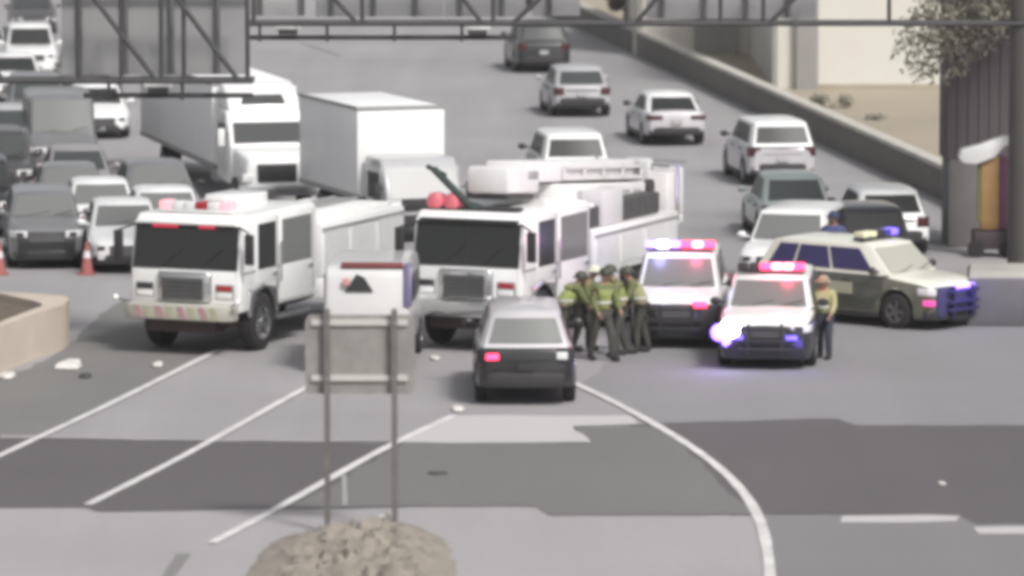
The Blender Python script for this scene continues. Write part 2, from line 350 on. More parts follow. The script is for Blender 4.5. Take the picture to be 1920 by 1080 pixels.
def tree(loc, h, cr, seed, label, n=2600, lean=0, blobs=9, droop=False):
    rnd = random.Random(seed); t = empty('roadside_tree', loc); tag(t, label, 'tree')
    bm = bmesh.new(); top = Vector((lean, 0, h*0.6)); tube(bm, (0, 0, 0), top*0.55, 0.22, 10, 0.16); tube(bm, top*0.55, top, 0.16, 10, 0.10)
    tips = []
    for k in range(blobs):
        a = 2*math.pi*k/blobs + rnd.random(); q = top + Vector((math.cos(a)*cr*rnd.uniform(.4, .9), math.sin(a)*cr*rnd.uniform(.3, .9), rnd.uniform(-.05, .3)*h))
        tube(bm, top*rnd.uniform(.6, 1), q, 0.07, 6, 0.02); tips.append(q)
    if droop:
        for q in (Vector((-2.2, -.2, 5.0)), Vector((-1.7, 0, 5.5)), Vector((-1.2, -.4, 6.0))): tube(bm, top*0.8, q, 0.06, 6, 0.02); tips.append(q)
    obj('trunk', bm, BARK, t); bm = bmesh.new()
    for q in tips: leaves(bm, q, cr*rnd.uniform(.28, .55), n//blobs, 0.062, rnd)
    obj('crown', bm, None, t, mats=[LEAF, LEAF2]); return t
tree(G(1925, 488), 11.2, 2.5, 5, 'olive leaved tree hanging over the top of the pier by the gantry post', 10000, blobs=13, droop=True)
tree(G(1176, 68), 2.2, 1.1, 11, 'dusty brownish tree beyond the far end of the right barrier', 5000)
def scrub(px, py, w_, h_, seed, label):
    rnd = random.Random(seed); p = G(px, py); t = empty('shrub', p); tag(t, label, 'shrub')
    bm = bmesh.new()
    for k in range(5): tube(bm, (0, 0, 0), (rnd.uniform(-w_, w_)*.5, rnd.uniform(-.3, .3), h_*.7), 0.02, 5, 0.008)
    obj('stem', bm, BARK, t); bm = bmesh.new()
    for k in range(6): leaves(bm, (rnd.uniform(-w_, w_)*.5, rnd.uniform(-.3, .3), h_*rnd.uniform(.3, .8)), h_*.4, 120, 0.05, rnd)
    obj('foliage', bm, None, t, mats=[LEAF, LEAF2])
scrub(1556, 206, 1.3, 0.5, 1, 'low scrub just behind the right barrier below the grey pilasters')
scrub(1645, 228, .8, 0.22, 2, 'low dark scrub on the tan bank left of the dark pier')

# ------------------------------------------------------------------ overhead sign gantries
def gantry(name, y, z, x0, x1, x_post, signs, verts, diags, label, rail, lamps, th, depth=0.62, post_r=0.32):
    t = empty(name, (x_post, y, 0)); tag(t, label, 'sign gantry', 'overhead sign gantries')
    X = lambda q: q - x_post
    obj('post', (lambda b: (tube(b, (0, 0, 0), (0, 0, z+th+0.6), post_r, 20), b)[1])(bmesh.new()), POSTM, t)
    bm = bmesh.new(); box(bm, -0.6, 0.6, -0.6, 0.6, 0, 0.12); obj('base_plate', bm, STEELD, t, bevel=0.02)
    for zz, yy in ((z, -depth/2), (z, depth/2), (z+th, -depth/2), (z+th, depth/2)):
        bm = bmesh.new(); tube(bm, (X(x0), yy, zz), (X(x1), yy, zz), 0.05, 10); obj('chord', bm, STEELD, t)
    for q in verts:
        bm = bmesh.new(); tube(bm, (X(q), -depth/2, z), (X(q), -depth/2, z+th), 0.045, 8); obj('upright', bm, STEELD, t)
    for a, b in diags:
        bm = bmesh.new(); tube(bm, (X(a), -depth/2, z+th), (X(b), -depth/2, z), 0.05, 8); obj('diagonal_brace', bm, STEELD, t)
    for (a, b, zb, zt, m) in signs:
        s = obj('sign_panel', B((X(a), X(b), depth/2+0.22, depth/2+0.26, zb, zt)), m, t)
        bm = bmesh.new(); k = a + 0.35
        while k < b: box(bm, X(k), X(k)+0.06, depth/2+0.07, depth/2+0.22, zb+0.02, zt); k += 0.9
        obj('panel_rib', bm, STEEL, s)
    if rail:
        (a, b, zr) = rail
        bm = bmesh.new(); box(bm, X(a), X(b), depth/2+0.5, depth/2+0.58, zr-0.05, zr+0.05); obj('catwalk_rail', bm, STEELD, t)
        k = a + 0.5
        while k < b:
            bm = bmesh.new(); box(bm, X(k)-0.03, X(k)+0.03, depth/2, depth/2+0.55, zr-0.03, zr+0.03)
            box(bm, X(k)-0.03, X(k)+0.03, depth/2+0.44, depth/2+0.5, zr-0.08, z); obj('rail_hanger', bm, STEELD, t); k += 1.45
    for q, zl in lamps:
        lp = obj('sign_lamp', B((X(q)-0.28, X(q)+0.28, depth/2+0.3, depth/2+0.62, zl-0.04, zl+0.04)), mat('lamp_housing', (0.72, 0.72, 0.71), 0.4), t, bevel=0.03)
        obj('lamp_base', B((X(q)-0.2, X(q)+0.2, depth/2+0.3, depth/2+0.55, zl-0.14, zl-0.045)), STEELD, lp)
    return t
def XZ(px, py, Y):
    """x and z of an image point at distance Y"""
    a = PITCH + math.atan((py - 540.0) / FPX); z = CAM_H - Y*math.tan(a)
    depth = Y*math.cos(PITCH) + (CAM_H - z)*math.sin(PITCH); return (px-960.0)/FPX*depth, z
SL = mat('pale_sign_back', (0.40, 0.40, 0.40), 0.6, noise=0.08, nscale=0.6)
YG = 114.0; zc = XZ(960, 43, YG)[1]; gx = lambda q: XZ(q, 43, YG)[0]
gantry('sign_gantry', YG, zc, gx(440), gx(1930), gx(1921),
       [(gx(455), gx(568), zc+0.12, zc+3, SL), (gx(590), gx(830), zc+0.1, zc+3, SIGNB), (gx(832), gx(985), zc+0.1, zc+3, SIGNB), (gx(1000), gx(1088), zc+0.12, zc+3, SIGNB), (gx(1212), gx(1533), zc+0.06, zc+3, SIGNB)],
       [gx(q) for q in (477, 680, 925, 1175, 1350, 1430, 1665)],
       [(gx(560), gx(672)), (gx(815), gx(905)), (gx(1090), gx(960)), (gx(1290), gx(1190)), (gx(1560), gx(1440))],
       'long sign gantry spanning the right lanes with its panels seen from the back', (gx(440), gx(968), XZ(700, 75, YG)[1]),
       [(gx(537), XZ(537, 56, YG)[1]), (gx(895), XZ(895, 57, YG)[1])], 1.35)
YL = 104.0; zl = XZ(300, 150, YL)[1]; gl = lambda q: XZ(q, 150, YL)[0]
gantry('sign_gantry', YL, zl, gl(-420), gl(476), gl(-400),
       [(gl(112), gl(464), zl+0.07, zl+3.2, SIGNB)],
       [gl(q) for q in (-60, 150, 230, 305, 347, 466)], [(gl(170), gl(296)), (gl(325), gl(450)), (gl(-120), gl(10))],
       'lower sign gantry at the upper left carrying one large grey panel back', (gl(150), gl(470), XZ(300, 185, YL)[1]),
       [(gl(292), XZ(290, 165, YL)[1])], 1.75)

# grey sign seen from behind, on two posts in the mound
YS = G(680, 996).y
ps = G(680, 996); t = empty('road_sign', ps); tag(t, 'grey roadside sign seen from behind on two thin posts in the dirt mound', 'road sign')
sx = lambda px, py: (XZ(px, py, YS)[0]-ps.x, XZ(px, py, YS)[1])
x0, z1 = sx(572, 590); x1, z0 = sx(778, 738)
bm = bmesh.new(); prism_y(bm, [(x0+.05, z0), (x1-.05, z0), (x1, z0+.06), (x1, z1-.1), (x1-.06, z1), (x0+.06, z1), (x0, z1-.1), (x0, z0+.06)], -0.012, 0.012); obj('sign_panel', bm, mat('weathered_sign_back', (0.25, 0.235, 0.22), 0.6, noise=0.22, nscale=2.0), t)
for zz in (604, 708):
    a, zb = sx(584, zz); b, _ = sx(764, zz)
    obj('brace', B((a, b, -0.06, -0.013, zb-0.045, zb+0.045)), mat('pale_aluminium', (0.50, 0.49, 0.46), 0.5), t)
for pxx in (614, 740):
    a, _ = sx(pxx, 800); _, zt = sx(pxx, 578)
    obj('post', B((a-0.045, a+0.045, -0.16, -0.062, -0.05, zt)), mat('sign_post_steel', (0.13, 0.125, 0.12), 0.7, noise=0.2, nscale=4), t)

for zz in (604, 708):
    for pxx in (614, 740):
        a, zb = sx(pxx, zz); bm = bmesh.new(); tube(bm, (a, -.175, zb), (a, -.16, zb), .022, 8); obj('bolt', bm, CHR, t)
# ------------------------------------------------------------------ vehicles
def wheel_bm(r, wd, truck=False):
    bm = bmesh.new(); h = wd/2
    lathe(bm, [(r*.60, -h*.85), (r*.62, -h), (r*.9, -h), (r*.98, -h*.8), (r, -h*.4), (r, h*.4), (r*.98, h*.8), (r*.9, h), (r*.62, h), (r*.60, h*.85)], 28)
    return bm
def rim_bm(r, wd, side, spokes=5):
    bm = bmesh.new(); h = wd/2; s = side
    lathe(bm, [(r*.62, s*h*.6), (r*.62, s*h*.95), (r*.55, s*h*.95), (r*.53, s*h*.5)], 28)
    lathe(bm, [(0.001, s*h*.5), (0.001, s*h*.85), (r*.14, s*h*.85), (r*.16, s*h*.5)], 14)
    for k in range(spokes):
        a = 2*math.pi*k/spokes; c_, s_ = math.cos(a), math.sin(a); w2 = r*.09
        p = [Vector((c_*r*.1 - s_*w2, s*h*.62, s_*r*.1 + c_*w2)), Vector((c_*r*.58 - s_*w2, s*h*.74, s_*r*.58 + c_*w2)), Vector((c_*r*.58 + s_*w2, s*h*.74, s_*r*.58 - c_*w2)), Vector((c_*r*.1 + s_*w2, s*h*.62, s_*r*.1 - c_*w2))]
        quadbox(bm, p, (0, s, 0), 0.03)
    lathe(bm, [(0.001, s*h*.2), (0.001, s*h*.3), (r*.55, s*h*.3), (r*.55, s*h*.2)], 20)
    return bm
def add_wheel(root, x, y, r, wd, rimm):
    e = empty('wheel', (x, y, r)); e.parent = root
    obj('tyre', wheel_bm(r, wd), RUB, e); obj('rim', rim_bm(r, wd, 1 if y > 0 else -1), rimm, e, smooth=30)

def interp(pts, x):
    if x <= pts[0][0]: return pts[0][1]
    for (a, u), (b, v) in zip(pts, pts[1:]):
        if x <= b: return u + (v-u)*(x-a)/(b-a)
    return pts[-1][1]

SPEC = {   # L, W, H, wheelbase, wheel radius, belt, hood front z, cowl x, windscreen top x, roof rear x, rear base x, deck z
    'sedan': dict(L=4.75, W=1.82, H=1.46, wb=2.75, r=.33, belt=.96, nose=.70, cowl=1.05, wt=.35, rr=-1.15, rb=-1.85, deck=1.02),
    'suv':   dict(L=4.75, W=1.92, H=1.75, wb=2.80, r=.37, belt=1.10, nose=.92, cowl=1.20, wt=.62, rr=-1.85, rb=-2.22, deck=1.10),
    'hatch': dict(L=4.25, W=1.78, H=1.52, wb=2.60, r=.32, belt=.98, nose=.74, cowl=1.05, wt=.42, rr=-1.45, rb=-1.98, deck=1.00),
    'van':   dict(L=5.2, W=2.0, H=2.25, wb=3.2, r=.37, belt=1.25, nose=1.0, cowl=1.75, wt=1.05, rr=-2.40, rb=-2.54, deck=1.25),
}
def car(name, kind, pos, rz, body, label, group=None, cat='car', roof=None, glass=GLASS, rearglass=None, doors=None, lower=None, lights='off',
        bumper=None, mirror=None, rim=ALU, W=None, H=None, L=None, hood_m=None, tail=None, plate_m=None, sideglass=None, taper=None):
    s = dict(SPEC[kind]);
    if W: s['W'] = W
    if H: s['H'] = H
    if L: s['L'] = L
    L, W, H, wb, r = s['L'], s['W'], s['H'], s['wb'], s['r']; hw = W/2; belt = s['belt']
    t = empty(name, pos, rz); tag(t, label, cat, group)
    roof = roof or body; doors = doors or body; lower = lower or PLA; bumper = bumper or body
    xf, xr = L/2, -L/2; wf = wb/2 + 0.02; wr = -wb/2 - 0.05
    if kind == 'van': wf += .25; wr += .05
    # ---- lower body loft
    xs = {xf, xf-.03, xf-.09, xf-.2, xf-.4, xr, xr+.03, xr+.1, xr+.22, xr+.45, 0, .4, -.4, .8, -.8, s['cowl'], s['cowl']+.08, s['rb'], s['rb']+.06}
    ra = r*1.16
    for xw in (wf, wr):
        for k in range(-8, 9): xs.add(round(xw + ra*math.sin(k*math.pi/16), 4))
        xs.add(xw-ra-.01); xs.add(xw+ra+.01)
    xs = sorted(xs)
    top = [(xr, s['deck']-.12), (xr+.06, s['deck']-.02), (xr+.25, s['deck']), (s['rb'], belt+.01), (s['cowl'], belt), (s['cowl']+.12, belt-.01), (xf-.45, s['nose']+.10), (xf-.2, s['nose']+.04), (xf-.07, s['nose']-.02), (xf, s['nose']-.12)]
    wid = [(xr, .80), (xr+.04, .88), (xr+.15, .95), (xr+.5, .99), (0, 1.0), (xf-.8, .985), (xf-.4, .95), (xf-.16, .88), (xf-.05, .80), (xf, .74)]
    bot = [(xr, .42), (xr+.06, .36), (xr+.3, .30), (xf-.3, .22), (xf-.05, .26), (xf, .34)]
    def zbot(x):
        z = interp(bot, x)
        for xw in (wf, wr):
            d = abs(x-xw)
            if d < ra: z = max(z, r + math.sqrt(max(0, ra*ra-d*d))*0.98)
        return z
    def section(x, off=0.0):
        zt = interp(top, x); ww = hw*interp(wid, x) + off; zb = min(zbot(x), zt-.12)
        lv = [(0, zb), (.80, zb), (.955, zb+.02), (.99, max(.36, zb+.04)), (1.0, max(.55, zb+.05)), (.992, max(.68, zb+.06)), (.975, max(zt-.16, zb+.07)), (.94, max(zt-.07, zb+.08)), (.87, zt-.02), (.6, zt+.012), (0, zt+.03)]
        return [(f*ww, z) for f, z in lv]
    bm = bmesh.new(); rings = []
    for x in xs:
        sec = section(x); full = [(-y, z) for y, z in sec[1:-1]][::-1]
        loop = [(y, z) for y, z in sec] + full
        rings.append([bm.verts.new((x, y, z)) for y, z in loop])
    n = len(rings[0])
    for a, b in zip(rings, rings[1:]):
        for j in range(n): bm.faces.new((a[j], a[(j+1) % n], b[(j+1) % n], b[j]))
    bm.faces.new(rings[0]); bm.faces.new(rings[-1][::-1])
    bo = obj('body', bm, None, t, smooth=38, mats=[body, hood_m or body])
    if hood_m:
        for pl in bo.data.polygons:
            if pl.center.x > s['cowl'] and pl.normal.z > .6: pl.material_index = 1
    # underbody
    obj('underbody', B((xr+.25, xf-.25, -hw*.62, hw*.62, .30, .62), (xr+.4, xf-.4, -hw*.8, hw*.8, .34, .38)), PLA, t)
    # sills / lower fascia
    obj('front_skirt', (lambda b: (prism_z(b, [(xf-.30, -hw*.93), (xf-.04, -hw*.80), (xf+.025, -hw*.45), (xf+.025, hw*.45), (xf-.04, hw*.80), (xf-.30, hw*.93)], .22, .44), b)[1])(bmesh.new()), lower, t, bevel=.03)
    obj('rear_bumper', (lambda b: (prism_z(b, [(xr+.30, -hw*.965), (xr+.02, -hw*.86), (xr-.05, -hw*.5), (xr-.05, hw*.5), (xr+.02, hw*.86), (xr+.30, hw*.965)], .34, .62 if kind != 'sedan' else .56), b)[1])(bmesh.new()), bumper if kind == 'sedan' else lower, t, bevel=.04)
    for sy in (-1, 1): obj('sill', B((wr+ra, wf-ra, sy*hw*.93-.03, sy*hw*.93+.05, .2, .34)), lower, t, bevel=.02)
    # ---- greenhouse
    tw = hw*.73 if kind == 'sedan' else hw*.76
    if kind == 'van': tw = hw*.88
    if taper: tw = hw*taper
    bw = hw*.90; zr = H
    cw, wtx, rr, rb = s['cowl'], s['wt'], s['rr'], s['rb']
    mid = (wtx+rr)/2
    bm = bmesh.new()
    def ring_(pts): return [bm.verts.new(p) for p in pts]
    lvl = []
    for f, xa, xb, hwid, z in ((0, cw, rb, bw, belt-.03), (1, wtx, rr, tw, zr-.05), (2, wtx-.28, rr+.24, tw-.14, zr)):
        lvl.append(ring_([(xa, -hwid*.93, z), (xa+.05*(1 if f < 2 else .3), 0, z+(.012 if f else 0)), (xa, hwid*.93, z), (xa-.22, hwid, z), (mid, hwid*1.012, z+(.01 if f else 0)), (xb+.18, hwid*.99, z), (xb, hwid*.92, z), (xb-.04*(1 if f < 2 else .3), 0, z), (xb, -hwid*.92, z), (xb+.18, -hwid*.99, z), (mid, -hwid*1.012, z+(.01 if f else 0)), (xa-.22, -hwid, z)]))
    m_ = 12
    for a, b in zip(lvl, lvl[1:]):
        for j in range(m_): bm.faces.new((a[j], a[(j+1) % m_], b[(j+1) % m_], b[j]))
    bm.faces.new(lvl[0][::-1]); cv = bm.verts.new((mid, 0, zr+.025))
    for j in range(m_): bm.faces.new((lvl[2][j], lvl[2][(j+1) % m_], cv))
    obj('roof', bm, roof, t, smooth=50)
    # glass plates
    def plate(nm, A, Bq, C, D, ins, m, lift=0.008):
        A, Bq, C, D = map(Vector, (A, Bq, C, D)); l, r_, b_, tt = ins
        P = lambda u, v: (A*(1-u)+Bq*u)*(1-v) + (D*(1-u)+C*u)*v
        q = [P(l, b_), P(1-r_, b_), P(1-r_, 1-tt), P(l, 1-tt)]
        nr = (q[1]-q[0]).cross(q[3]-q[0]).normalized(); cc = sum(q, Vector())/4 - Vector((mid, 0, belt+.2))
        if nr.dot(cc) < 0: nr = -nr
        bm = bmesh.new(); off = nr*lift
        quadbox(bm, [p_+off*.3 for p_ in q], nr, lift); return obj(nm, bm, m, t, bevel=0)
    zb_, zt_ = belt-.03, zr-.05
    def curved(nm, xa, xat, sgn, m, ins=.08, bot_=.06, top_=.06):
        # front or rear screen following the two facets
        bm = bmesh.new(); e = .05 if sgn > 0 else -.04
        cols = []
        for u in (-1+ins, -.5, 0, .5, 1-ins):
            col = []
            for v in (bot_, 1-top_):
                hwid = bw*(1-v)+tw*v; x_ = xa*(1-v)+xat*v; z_ = zb_*(1-v)+zt_*v
                col.append((x_ + e*(1-abs(u)), u*hwid*.93, z_))
            cols.append(col)
        nr = Vector((sgn*(zt_-zb_), 0, abs(xa-xat))).normalized()*.022
        vv = [[[bm.verts.new(Vector(q) + nr*o_) for q in c_] for c_ in cols] for o_ in (-.4, 1)]
        for k in range(len(cols)-1):
            for lay in vv: bm.faces.new((lay[k][0], lay[k+1][0], lay[k+1][1], lay[k][1]))
            for j in (0, 1): bm.faces.new((vv[0][k][j], vv[0][k+1][j], vv[1][k+1][j], vv[1][k][j]))
        for k in (0, -1): bm.faces.new((vv[0][k][0], vv[0][k][1], vv[1][k][1], vv[1][k][0]))
        return obj(nm, bm, m, t, smooth=50)
    curved('windscreen', cw, wtx, 1, glass, .06, .08, .10); curved('rear_window', rb, rr, -1, rearglass or glass, .10, .14 if kind != 'sedan' else .1, .16)
    for sy in (-.35, .25):
        bmw = bmesh.new()
        zz = zb_ + .12*(zt_-zb_); xx = cw + .12*(wtx-cw) + .05
        tube(bmw, (xx+.02, sy*hw, zz), (xx-.06, sy*hw+.42, zz+.09), .008, 5); obj('wiper', bmw, PLA, t)
    nwin = 3 if kind in ('suv', 'van') else 2
    fx0, fx1 = cw-.22, rb+.18; gx0, gx1 = wtx-.22, rr+.18
    cuts = [0.03, .40, .74, .98] if nwin == 3 else [0.05, .50, .95]
    for sy in (-1, 1):
        for k in range(nwin):
            u0, u1 = cuts[k]+.012, cuts[k+1]-.012
            lb = lambda u: (fx0*(1-u)+fx1*u, sy*bw*1.004, zb_); lt = lambda u: (gx0*(1-u)+gx1*u, sy*tw*1.004, zt_)
            plate('side_window', lb(u0), lb(u1), lt(u1), lt(u0), (0, 0, .12, .12), sideglass or GLASSD, .012)
    # doors
    d0, d1, d2 = cw-.10, (cw-.10+wr+ra)/2-.05, wr+ra*.75
    for sy in (-1, 1):
        for (xa, xb) in ((d0, d1+.012), (d1-.012, max(d2, xr+.9))):
            bm = bmesh.new(); cols = []
            for k in range(5):
                x = xa + (xb-xa)*k/4; sec = section(x, .006)[3:9]; cols.append([bm.verts.new((x, sy*y, z)) for y, z in sec])
            for a, b in zip(cols, cols[1:]):
                for j in range(len(a)-1): bm.faces.new((a[j], a[j+1], b[j+1], b[j]))
            dr = obj('door', bm, doors, t, smooth=50)
            obj('handle', B((xb+.08, xb+.26, sy*hw*.985-.02, sy*hw*.985+.035, belt-.17, belt-.135)), PLA if doors is not WHITE else CHR, dr, bevel=.008)
    # lights
    hl = s['nose']-.17
    hm = {'off': LENS, 'police': WHON, 'on': LENS}[lights]
    for k, sy in enumerate((-1, 1)):
        bm = bmesh.new(); prism_z(bm, [(xf-.42, sy*hw*.955), (xf-.18, sy*hw*.905), (xf-.035, sy*hw*.78), (xf+.012, sy*hw*.50), (xf-.2, sy*hw*.48)], hl-.02, hl+.13)
        h_ = obj('headlight', bm, LENS, t, bevel=.015)
        obj('lamp_bowl', B((xf-.10, xf-.055+.06, sy*hw*.68-.08, sy*hw*.68+.08, hl+.005, hl+.10)), PLA, h_)
        bm = bmesh.new(); tz = s['deck']-.30 if kind != 'van' else .9
        if kind == 'sedan': prism_z(bm, [(xr-.01, sy*hw*.45), (xr-.012, sy*hw*.84), (xr+.10, sy*hw*.935), (xr+.28, sy*hw*.965), (xr+.25, sy*hw*.45)], tz+.05, tz+.19)
        else: prism_z(bm, [(xr-.012, sy*hw*.60), (xr-.012, sy*hw*.82), (xr+.10, sy*hw*.94), (xr+.26, sy*hw*.968), (xr+.25, sy*hw*.6)], tz+.0, tz+.24)
        obj('tail_light', bm, tail or REDL, t, bevel=.012)
        # mirrors
        bm = bmesh.new(); ball(bm, (cw-.28, sy*(hw+.10), belt+.08), .11, (.6, 1.0, .72), 12); box(bm, cw-.30, cw-.24, min(sy*hw*.9, sy*(hw+.05)), max(sy*hw*.9, sy*(hw+.05)), belt+.03, belt+.07)
        obj('mirror', bm, mirror or body, t)
    # grille and number plate
    bm = bmesh.new(); box(bm, xf-.12, xf+.012, -hw*.47, hw*.47, hl-.12, hl+.11)
    gr = obj('grille', bm, PLA, t, bevel=.02); bm = bmesh.new()
    for k in range(3): box(bm, xf, xf+.022, -hw*.44, hw*.44, hl-.085+k*.065, hl-.067+k*.065)
    obj('slat', bm, CHR, gr)
    obj('number_plate', B((xr-.062 if True else 0, xr+.02, -.15, .15, .66, .80)), plate_m or mat('plate_white', (.42, .42, .41), .5), t)
    if kind != 'sedan':
        obj('tailgate_trim', B((xr-.02, xr+.05, -hw*.55, hw*.55, .84, .875)), CHR if lower is not PLA else PLA, t, bevel=.008)
    for sy in (-1, 1):
        for xw in (wf, wr): add_wheel(t, xw, sy*(hw-.125), r, .235, rim)
    t['_xf'] = xf; t['_hl'] = hl; t['_hw'] = hw; t['_H'] = H; t['_wt'] = wtx
    return t
GONE = [k for k in ('_xf', '_hl', '_hw', '_H', '_wt')]
def away(px, py, h, L):        # the rear end nearest to the camera, driving away
    f = Vector((math.sin(R(h)), math.cos(R(h)), 0)); return G(px, py) + f*L/2, math.atan2(f.y, f.x)
def toward(px, py, h, L):      # the front end nearest; h = how far its nose points to the right of the camera
    f = Vector((math.sin(R(h)), -math.cos(R(h)), 0)); return G(px, py) - f*L/2, math.atan2(f.y, f.x)

LA = 'cars driving away up the right lanes'; LQ = 'stopped cars facing the camera at the left'
def A_(nm, kind, px, py, h, *a, **k):
    k.setdefault('tail', SMOKE)
    L = k.get('L') or SPEC[kind]['L']; p, rz = away(px, py, h, L); return car(nm, kind, p, rz, *a, **k)
def T_(nm, kind, px, py, h, *a, **k):
    L = k.get('L') or SPEC[kind]['L']; p, rz = toward(px, py, h, L); return car(nm, kind, p, rz, *a, **k)

near = A_('sport_utility_car', 'suv', 986, 762, -1, paint('charcoal', (.016, .015, .015)), 'dark grey SUV seen from behind, alone on the road just right of the grey sign', roof=OFFWHITE, taper=.67, rearglass=GLASSL, tail=PLA, plate_m=PLA, L=4.5, H=1.72, W=1.86)
A_('sport_utility_car', 'suv', 1020, 138, -6, BLACK, 'dark SUV farthest up the road, just below the gantry', LA, H=1.7)
A_('hatchback_car', 'hatch', 1092, 221, -6, SILVER, 'silver hatchback with dark lower body right behind the farthest dark SUV', LA, bumper=PLA, doors=MGREY, W=1.86)
A_('sedan_car', 'sedan', 1269, 275, -7, OFFWHITE, 'white sedan with rear window and dark tail lights, alone in the middle lane', LA, roof=WHITE, bumper=PLA, mirror=PLA, rearglass=GLASSD)  # roof whiter than the body: light from above put into the paint
A_('sport_utility_car', 'suv', 1467, 350, -7, OFFWHITE, 'white SUV with dark rear window driving in the right lane', LA, roof=WHITE, mirror=PLA, rearglass=GLASSD, H=1.7, L=4.4)  # same top light painted in, white roof over a greyer body
A_('sport_utility_car', 'suv', 1080, 378, -6, WHITE, 'light car with broad dark rear window half hidden behind the aerial ladder', LA, doors=SILVER, mirror=PLA, rearglass=GLASSD, H=1.72, L=4.4)
A_('sedan_car', 'sedan', 1498, 458, -4, SAGE, 'sage silver car with large grey rear window, just below the white SUV', LA, rearglass=GLASS, H=1.56)
A_('hatchback_car', 'hatch', 1676, 483, -6, WHITE, 'white car half hidden behind the dark car at the right', LA, mirror=PLA, rearglass=GLASSD)
A_('hatchback_car', 'hatch', 1642, 530, -6, BLACK, 'black car seen from behind above the cream police SUV', LA, rearglass=GLASSD, L=4.1, H=1.62, W=1.8)
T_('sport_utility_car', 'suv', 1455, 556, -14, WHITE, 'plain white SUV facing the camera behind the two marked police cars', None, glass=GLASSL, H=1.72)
# stopped queue
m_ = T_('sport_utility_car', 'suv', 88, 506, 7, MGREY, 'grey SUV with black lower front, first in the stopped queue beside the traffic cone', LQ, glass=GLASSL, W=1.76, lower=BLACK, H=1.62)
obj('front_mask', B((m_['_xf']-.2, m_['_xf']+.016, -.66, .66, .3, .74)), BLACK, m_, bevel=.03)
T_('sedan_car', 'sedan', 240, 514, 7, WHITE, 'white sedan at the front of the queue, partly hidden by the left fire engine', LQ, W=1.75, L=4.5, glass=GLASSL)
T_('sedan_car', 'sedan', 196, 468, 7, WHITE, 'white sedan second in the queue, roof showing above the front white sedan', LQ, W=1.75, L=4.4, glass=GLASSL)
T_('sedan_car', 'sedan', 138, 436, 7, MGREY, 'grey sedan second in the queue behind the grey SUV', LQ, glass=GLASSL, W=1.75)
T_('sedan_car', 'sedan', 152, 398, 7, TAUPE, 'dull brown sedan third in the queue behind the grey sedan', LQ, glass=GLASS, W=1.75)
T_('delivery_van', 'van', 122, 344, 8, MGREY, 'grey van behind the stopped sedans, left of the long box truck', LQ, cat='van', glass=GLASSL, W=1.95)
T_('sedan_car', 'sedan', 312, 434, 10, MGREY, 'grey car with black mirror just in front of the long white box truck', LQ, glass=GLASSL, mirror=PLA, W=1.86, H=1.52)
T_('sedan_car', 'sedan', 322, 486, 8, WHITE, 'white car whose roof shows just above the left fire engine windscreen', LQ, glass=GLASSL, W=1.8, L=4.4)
T_('sport_utility_car', 'suv', 60, 150, 7, WHITE, 'white SUV framed between the gantry sign and the left edge', LQ, glass=GLASSD, W=1.85)
T_('sedan_car', 'sedan', 64, 66, 7, DGREY, 'dark car behind the white SUV at the upper left edge', LQ, glass=GLASS)
T_('sedan_car', 'sedan', 190, 262, 8, WHITE, 'white sedan between the grey van and the long box truck', LQ, glass=GLASSD, W=1.78)
T_('sport_utility_car', 'suv', 74, 262, 7, MGREY, 'grey SUV right behind the grey van', LQ, glass=GLASS, W=1.85)
T_('sport_utility_car', 'suv', 0, 384, 7, DGREY, 'dark grey SUV cut by the left edge behind the black SUV', LQ, glass=GLASS, W=1.8)
T_('sedan_car', 'sedan', -30, 132, 7, SILVER, 'silver sedan at the far upper left edge', LQ, glass=GLASS)

T_('sport_utility_car', 'suv', -36, 448, 7, BLACK, 'black SUV at the left edge, behind the orange cones', LQ, glass=GLASSD, W=1.8)
T_('hatchback_car', 'hatch', 18, 312, 7, SILVER, 'silver hatchback at the left edge beside the grey van', LQ, glass=GLASS, W=1.75)
T_('sedan_car', 'sedan', 30, 196, 7, WHITE, 'white sedan below the gantry chord at the left edge', LQ, glass=GLASSD)
T_('sport_utility_car', 'suv', 176, 196, 8, DGREY, 'dark SUV behind the white sedan, under the left gantry rail', LQ, glass=GLASS)
# police extras
def lightbar(t, x, z, hw_, seq):
    lb = obj('light_bar', B((x-.14, x+.14, -hw_, hw_, z, z+.045)), PLA, t, bevel=.01)
    n = len(seq)
    for k, m in enumerate(seq):
        a = -hw_ + 2*hw_*k/n + .01; b = -hw_ + 2*hw_*(k+1)/n - .01
        obj('lamp', B((x-.13, x+.13, a, b, z+.046, z+.17)), m, lb, bevel=.025)
def pushbar(t, m=PLA):
    xf, hl = t['_xf'], t['_hl']; bm = bmesh.new()
    for y in (-.32, .32): box(bm, xf+.02, xf+.12, y-.03, y+.03, .28, hl+.16)
    for z in (.42, .58, hl+.05): box(bm, xf+.07, xf+.13, -.52, .52, z-.03, z+.03)
    return obj('push_bumper', bm, m, t, bevel=.012)
GP = 'police cars with roof light bars'
a = T_('police_car', 'suv', 1268, 655, -4, WHITE, 'white police SUV with dark front and lit white and pink light bar beside firefighters', GP, cat='police car', glass=GLASSL, lower=BLACK, L=4.7, W=1.88, mirror=PLA)
lightbar(a, .35, 1.78, .70, [VIOL, WHON, VIOL, REDON, PINKON, REDON]); pushbar(a)
obj('front_mask', B((a['_xf']-.2, a['_xf']+.018, -.86, .86, .3, .90)), DGREY, a, bevel=.03)
obj('grille_lamp', B((a['_xf']+.0, a['_xf']+.04, .32, .60, .84, .96)), REDON, a, bevel=.015)
b_ = T_('police_car', 'suv', 1434, 695, -6, BLACK, 'police car nearest the camera with glaring left headlight and red roof lights', GP, cat='police car', glass=GLASSL, lower=BLACK, doors=BLACK, H=1.66, L=4.7, W=1.9, mirror=PLA, roof=WHITE, hood_m=WHITE)
lightbar(b_, .30, 1.69, .66, [PLA, PLA, REDON, PINKON, PINKON, REDON]); pushbar(b_)
